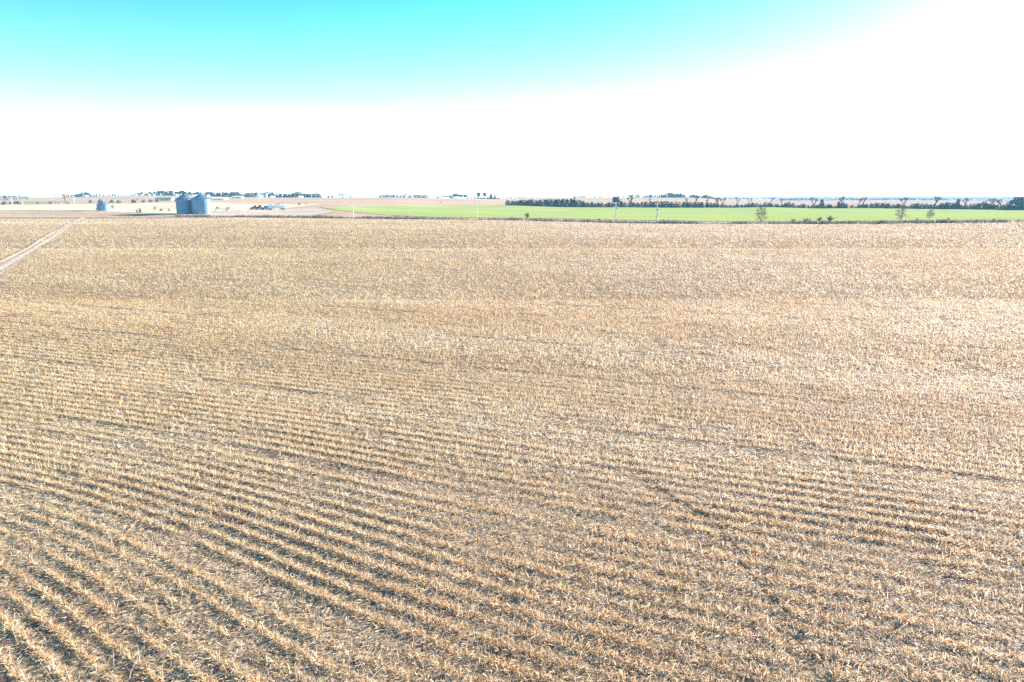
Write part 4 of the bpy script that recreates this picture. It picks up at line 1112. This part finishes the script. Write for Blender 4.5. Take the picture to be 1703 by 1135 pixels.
# ------------------------------------------------------------------ vehicles in the yard (they all face left)
def wheel_part(parent, x, y, r, w, rim):
    t = MB().lathe([(r*0.55, -w/2), (r*0.93, -w/2), (r, -w*0.3), (r, w*0.3), (r*0.93, w/2), (r*0.55, w/2)], 20, False).build('wheel', M['tyre'], parent)
    t.rotation_euler = (math.pi/2, 0, 0); t.location = (x, y, r)
    MB().lathe([(r*0.56, -w*0.42), (r*0.5, -w*0.2), (r*0.16, -w*0.3), (r*0.16, w*0.3), (r*0.5, w*0.2), (r*0.56, w*0.42)], 16).build('rim', rim, t)
    return t
def tractor(u, vb, paint, rim, label, s=1.0, loader=False, Y=500):
    x = float(x_at(u, vb, Y)); z = gz(x, Y) + 0.2
    root = empty('tractor', (x, Y, z), 0.10, label, 'tractor'); root.scale = (s, s, s)
    MB().prism([(-2.0, 0.95), (-2.05, 1.55), (-1.8, 1.75), (-0.1, 1.85), (-0.1, 0.8)], -0.42, 0.42).build('hood', paint, root)
    MB().box((-0.3, 0, 0.75), (3.2, 0.5, 0.4)).build('chassis', M['black'], root)
    cb = MB().prism([(-0.1, 1.2), (-0.2, 2.7), (1.25, 2.7), (1.45, 1.2)], -0.75, 0.75).build('cab', M['glass'], root)
    MB().box((0.55, 0, 2.78), (1.8, 1.7, 0.18)).build('roof', paint, cb)
    f = MB()
    for sx_ in (-0.16, 1.3):
        for sy_ in (-0.76, 0.76): f.box((sx_, sy_, 1.95), (0.09, 0.06, 1.5))
    f.build('frame', paint, cb)
    for sy_ in (-1, 1):
        wheel_part(root, 0.95, sy_*0.95, 0.88, 0.5, rim); wheel_part(root, -1.6, sy_*0.8, 0.58, 0.35, rim)
        MB().prism([(0.2, 1.55), (0.5, 1.9), (1.4, 1.9), (1.8, 1.5), (1.7, 1.45), (1.35, 1.8), (0.55, 1.8), (0.3, 1.5)], sy_*0.7, sy_*1.2).build('fender', paint, root)
    MB().tube((-0.8, 0.3, 1.8), (-0.8, 0.3, 2.7), 0.05, 0.05, 6).build('exhaust', M['black'], root)
    if loader:
        for sy_ in (-1, 1):
            MB().tube((0.0, sy_*0.6, 1.6), (-2.2, sy_*0.6, 1.3), 0.08, 0.08, 6).tube((-2.2, sy_*0.6, 1.3), (-3.0, sy_*0.6, 0.4), 0.08, 0.08, 6).build('loader_arm', paint, root)
        MB().prism([(-3.0, 0.1), (-3.7, 0.05), (-3.6, 0.18), (-3.15, 0.3), (-3.1, 0.85), (-2.95, 0.85)], -1.1, 1.1).build('bucket', M['black'], root)
    return root
tractor(423.5, 350.3, M['green'], M['yellow'], 'green tractor with a front loader, left of the red tractor', 1.05, True)
tractor(431.5, 350.3, M['red'], M['white'], 'red tractor between the green tractor and the blue truck', 1.12, False, 503)
def semi():
    Y = 500; x = float(x_at(441.5, 350.4, Y)); z = gz(x, Y) + 0.2
    root = empty('semi_truck', (x, Y, z), 0.07, 'bright blue truck pulling a long white grain trailer in the farm yard', 'truck')
    cab = MB().prism([(-0.8, 0.9), (-0.55, 2.1), (-0.2, 2.9), (1.6, 2.95), (1.6, 0.9)], -1.2, 1.2).build('cab', M['teal'], root)
    MB().prism([(-2.2, 0.8), (-2.3, 1.7), (-0.62, 2.0), (-0.8, 0.8)], -0.95, 0.95).build('hood', M['teal'], root)
    MB().box((-2.35, 0, 0.7), (0.16, 2.3, 0.4)).build('bumper', M['galv'], root)
    MB().box((-2.3, 0, 1.25), (0.06, 1.1, 0.8)).build('grille', M['galv_dark'], root)
    for s in (-1, 1):
        MB().box((0.15, s*1.21, 2.25), (0.95, 0.04, 0.75)).build('side_window', M['glass'], cab)
        MB().tube((1.75, s*0.9, 0.9), (1.75, s*0.9, 3.5), 0.09, 0.09, 8).build('exhaust_stack', M['galv'], root)
        MB().tube((0.2, s*1.05, 0.65), (1.6, s*1.05, 0.65), 0.3, 0.3, 10).build('fuel_tank', M['galv'], root)
        MB().box((-2.25, s*0.8, 1.15), (0.1, 0.3, 0.22)).build('headlight', M['porcelain'], root)
        wheel_part(root, -1.5, s*1.0, 0.52, 0.3, M['galv'])
        for xx in (2.6, 3.85): wheel_part(root, xx, s*0.95, 0.52, 0.55, M['galv'])
    MB().box((-0.42, 0, 2.42), (0.05, 2.0, 0.72), Matrix.Rotation(0.42, 3, 'Y')).build('windscreen', M['glass'], cab)
    MB().box((1.6, 0, 0.8), (5.6, 0.9, 0.28)).build('frame', M['black'], root)
    tl_ = MB().box((8.3, 0, 2.25), (12.6, 2.5, 1.65)).prism([(3.4, 1.45), (4.6, 0.75), (6.0, 0.75), (7.6, 1.45)], -1.1, 1.1).prism([(8.0, 1.45), (9.4, 0.75), (10.6, 0.75), (12.4, 1.45)], -1.1, 1.1).build('trailer', M['white'], root)
    MB().box((8.3, 0, 3.12), (12.6, 2.3, 0.14)).build('tarpaulin', M['white'], tl_)
    ps = MB()
    for k in range(15): ps.box((2.3 + k*0.86, -1.28, 2.2), (0.07, 0.06, 1.5)).box((2.3 + k*0.86, 1.28, 2.2), (0.07, 0.06, 1.5))
    ps.build('side_posts', M['white'], tl_)
    MB().box((12.6, 0, 0.85), (3.4, 0.9, 0.25)).build('bogie', M['black'], tl_)
    for s in (-1, 1):
        MB().box((6.4, s*0.8, 0.55), (0.14, 0.14, 1.1)).build('landing_leg', M['galv_dark'], tl_)
        for xx in (12.0, 13.25): wheel_part(root, xx, s*0.95, 0.52, 0.55, M['galv'])
    return root
semi()
def auger():
    Y = 470; x = float(x_at(377, 350, Y)); z = gz(x, Y) + 0.1
    root = empty('grain_auger', (x, Y, z), 0.1, 'long white grain auger slanting up to the right beside the large bins', 'grain auger')
    MB().tube((-7.0, 0, 0.45), (5.2, 0, 3.4), 0.20, 0.20, 10).build('tube', M['white'], root)
    MB().box((-7.1, 0, 0.3), (1.0, 1.2, 0.5), taper=1.4).build('hopper', M['white'], root)
    MB().tube((5.2, 0, 3.4), (5.6, 0, 2.7), 0.18, 0.16, 8).build('spout', M['white'], root)
    for s in (-1, 1):
        MB().tube((0, s*1.0, 0.4), (2.2, s*0.15, 2.6), 0.05, 0.05, 6).tube((0, s*1.0, 0.4), (-3.2, s*0.15, 1.3), 0.05, 0.05, 6).build('undercarriage', M['galv_dark'], root)
        wheel_part(root, 0, s*1.05, 0.42, 0.25, M['white'])
    MB().tube((0, -1.05, 0.42), (0, 1.05, 0.42), 0.05, 0.05, 6).build('axle', M['galv_dark'], root)
auger()
def grain_cart(u, vb, Y, label):
    x = float(x_at(u, vb, Y)); z = gz(x, Y) + 0.1
    root = empty('grain_cart', (x, Y, z), 0.3, label, 'cart')
    MB().prism([(-1.5, 1.7), (-0.7, 0.65), (0.7, 0.65), (1.5, 1.7), (1.4, 1.7), (0.65, 0.75), (-0.65, 0.75), (-1.4, 1.7)], -1.0, 1.0).build('hopper', M['tan_wall'], root)
    for s in (-1, 1):
        MB().box((0, s*0.98, 1.2), (1.9, 0.06, 1.0)).build('side_panel', M['tan_wall'], root)
        for xx in (-0.8, 0.8): wheel_part(root, xx, s*0.9, 0.4, 0.25, M['white'])
    MB().tube((-1.0, 0, 0.5), (-2.4, 0, 0.45), 0.06, 0.06, 6).build('drawbar', M['black'], root)
grain_cart(362, 349.5, 500, 'small dark hopper cart at the low end of the auger')
grain_cart(379, 349.8, 495, 'small dark hopper cart under the raised part of the auger')

# ------------------------------------------------------------------ the air
hz = bpy.data.materials.new('haze_air'); hz.use_nodes = True
hn = hz.node_tree; hn.nodes.clear()
pv = hn.nodes.new('ShaderNodeVolumePrincipled'); ho = hn.nodes.new('ShaderNodeOutputMaterial')
pv.inputs['Color'].default_value = (0.30, 0.66, 1.0, 1)
pv.inputs['Density'].default_value = 0.00013
pv.inputs['Anisotropy'].default_value = 0.0
hn.links.new(pv.outputs['Volume'], ho.inputs['Volume'])
zlo, zhi = float(GZ.min()) - 2.0, 24.0
b = MB().box((0, 2700, (zlo + zhi)/2), (15400, 9400, zhi - zlo))
haze = b.build('haze', hz); tag(haze, kind='stuff')
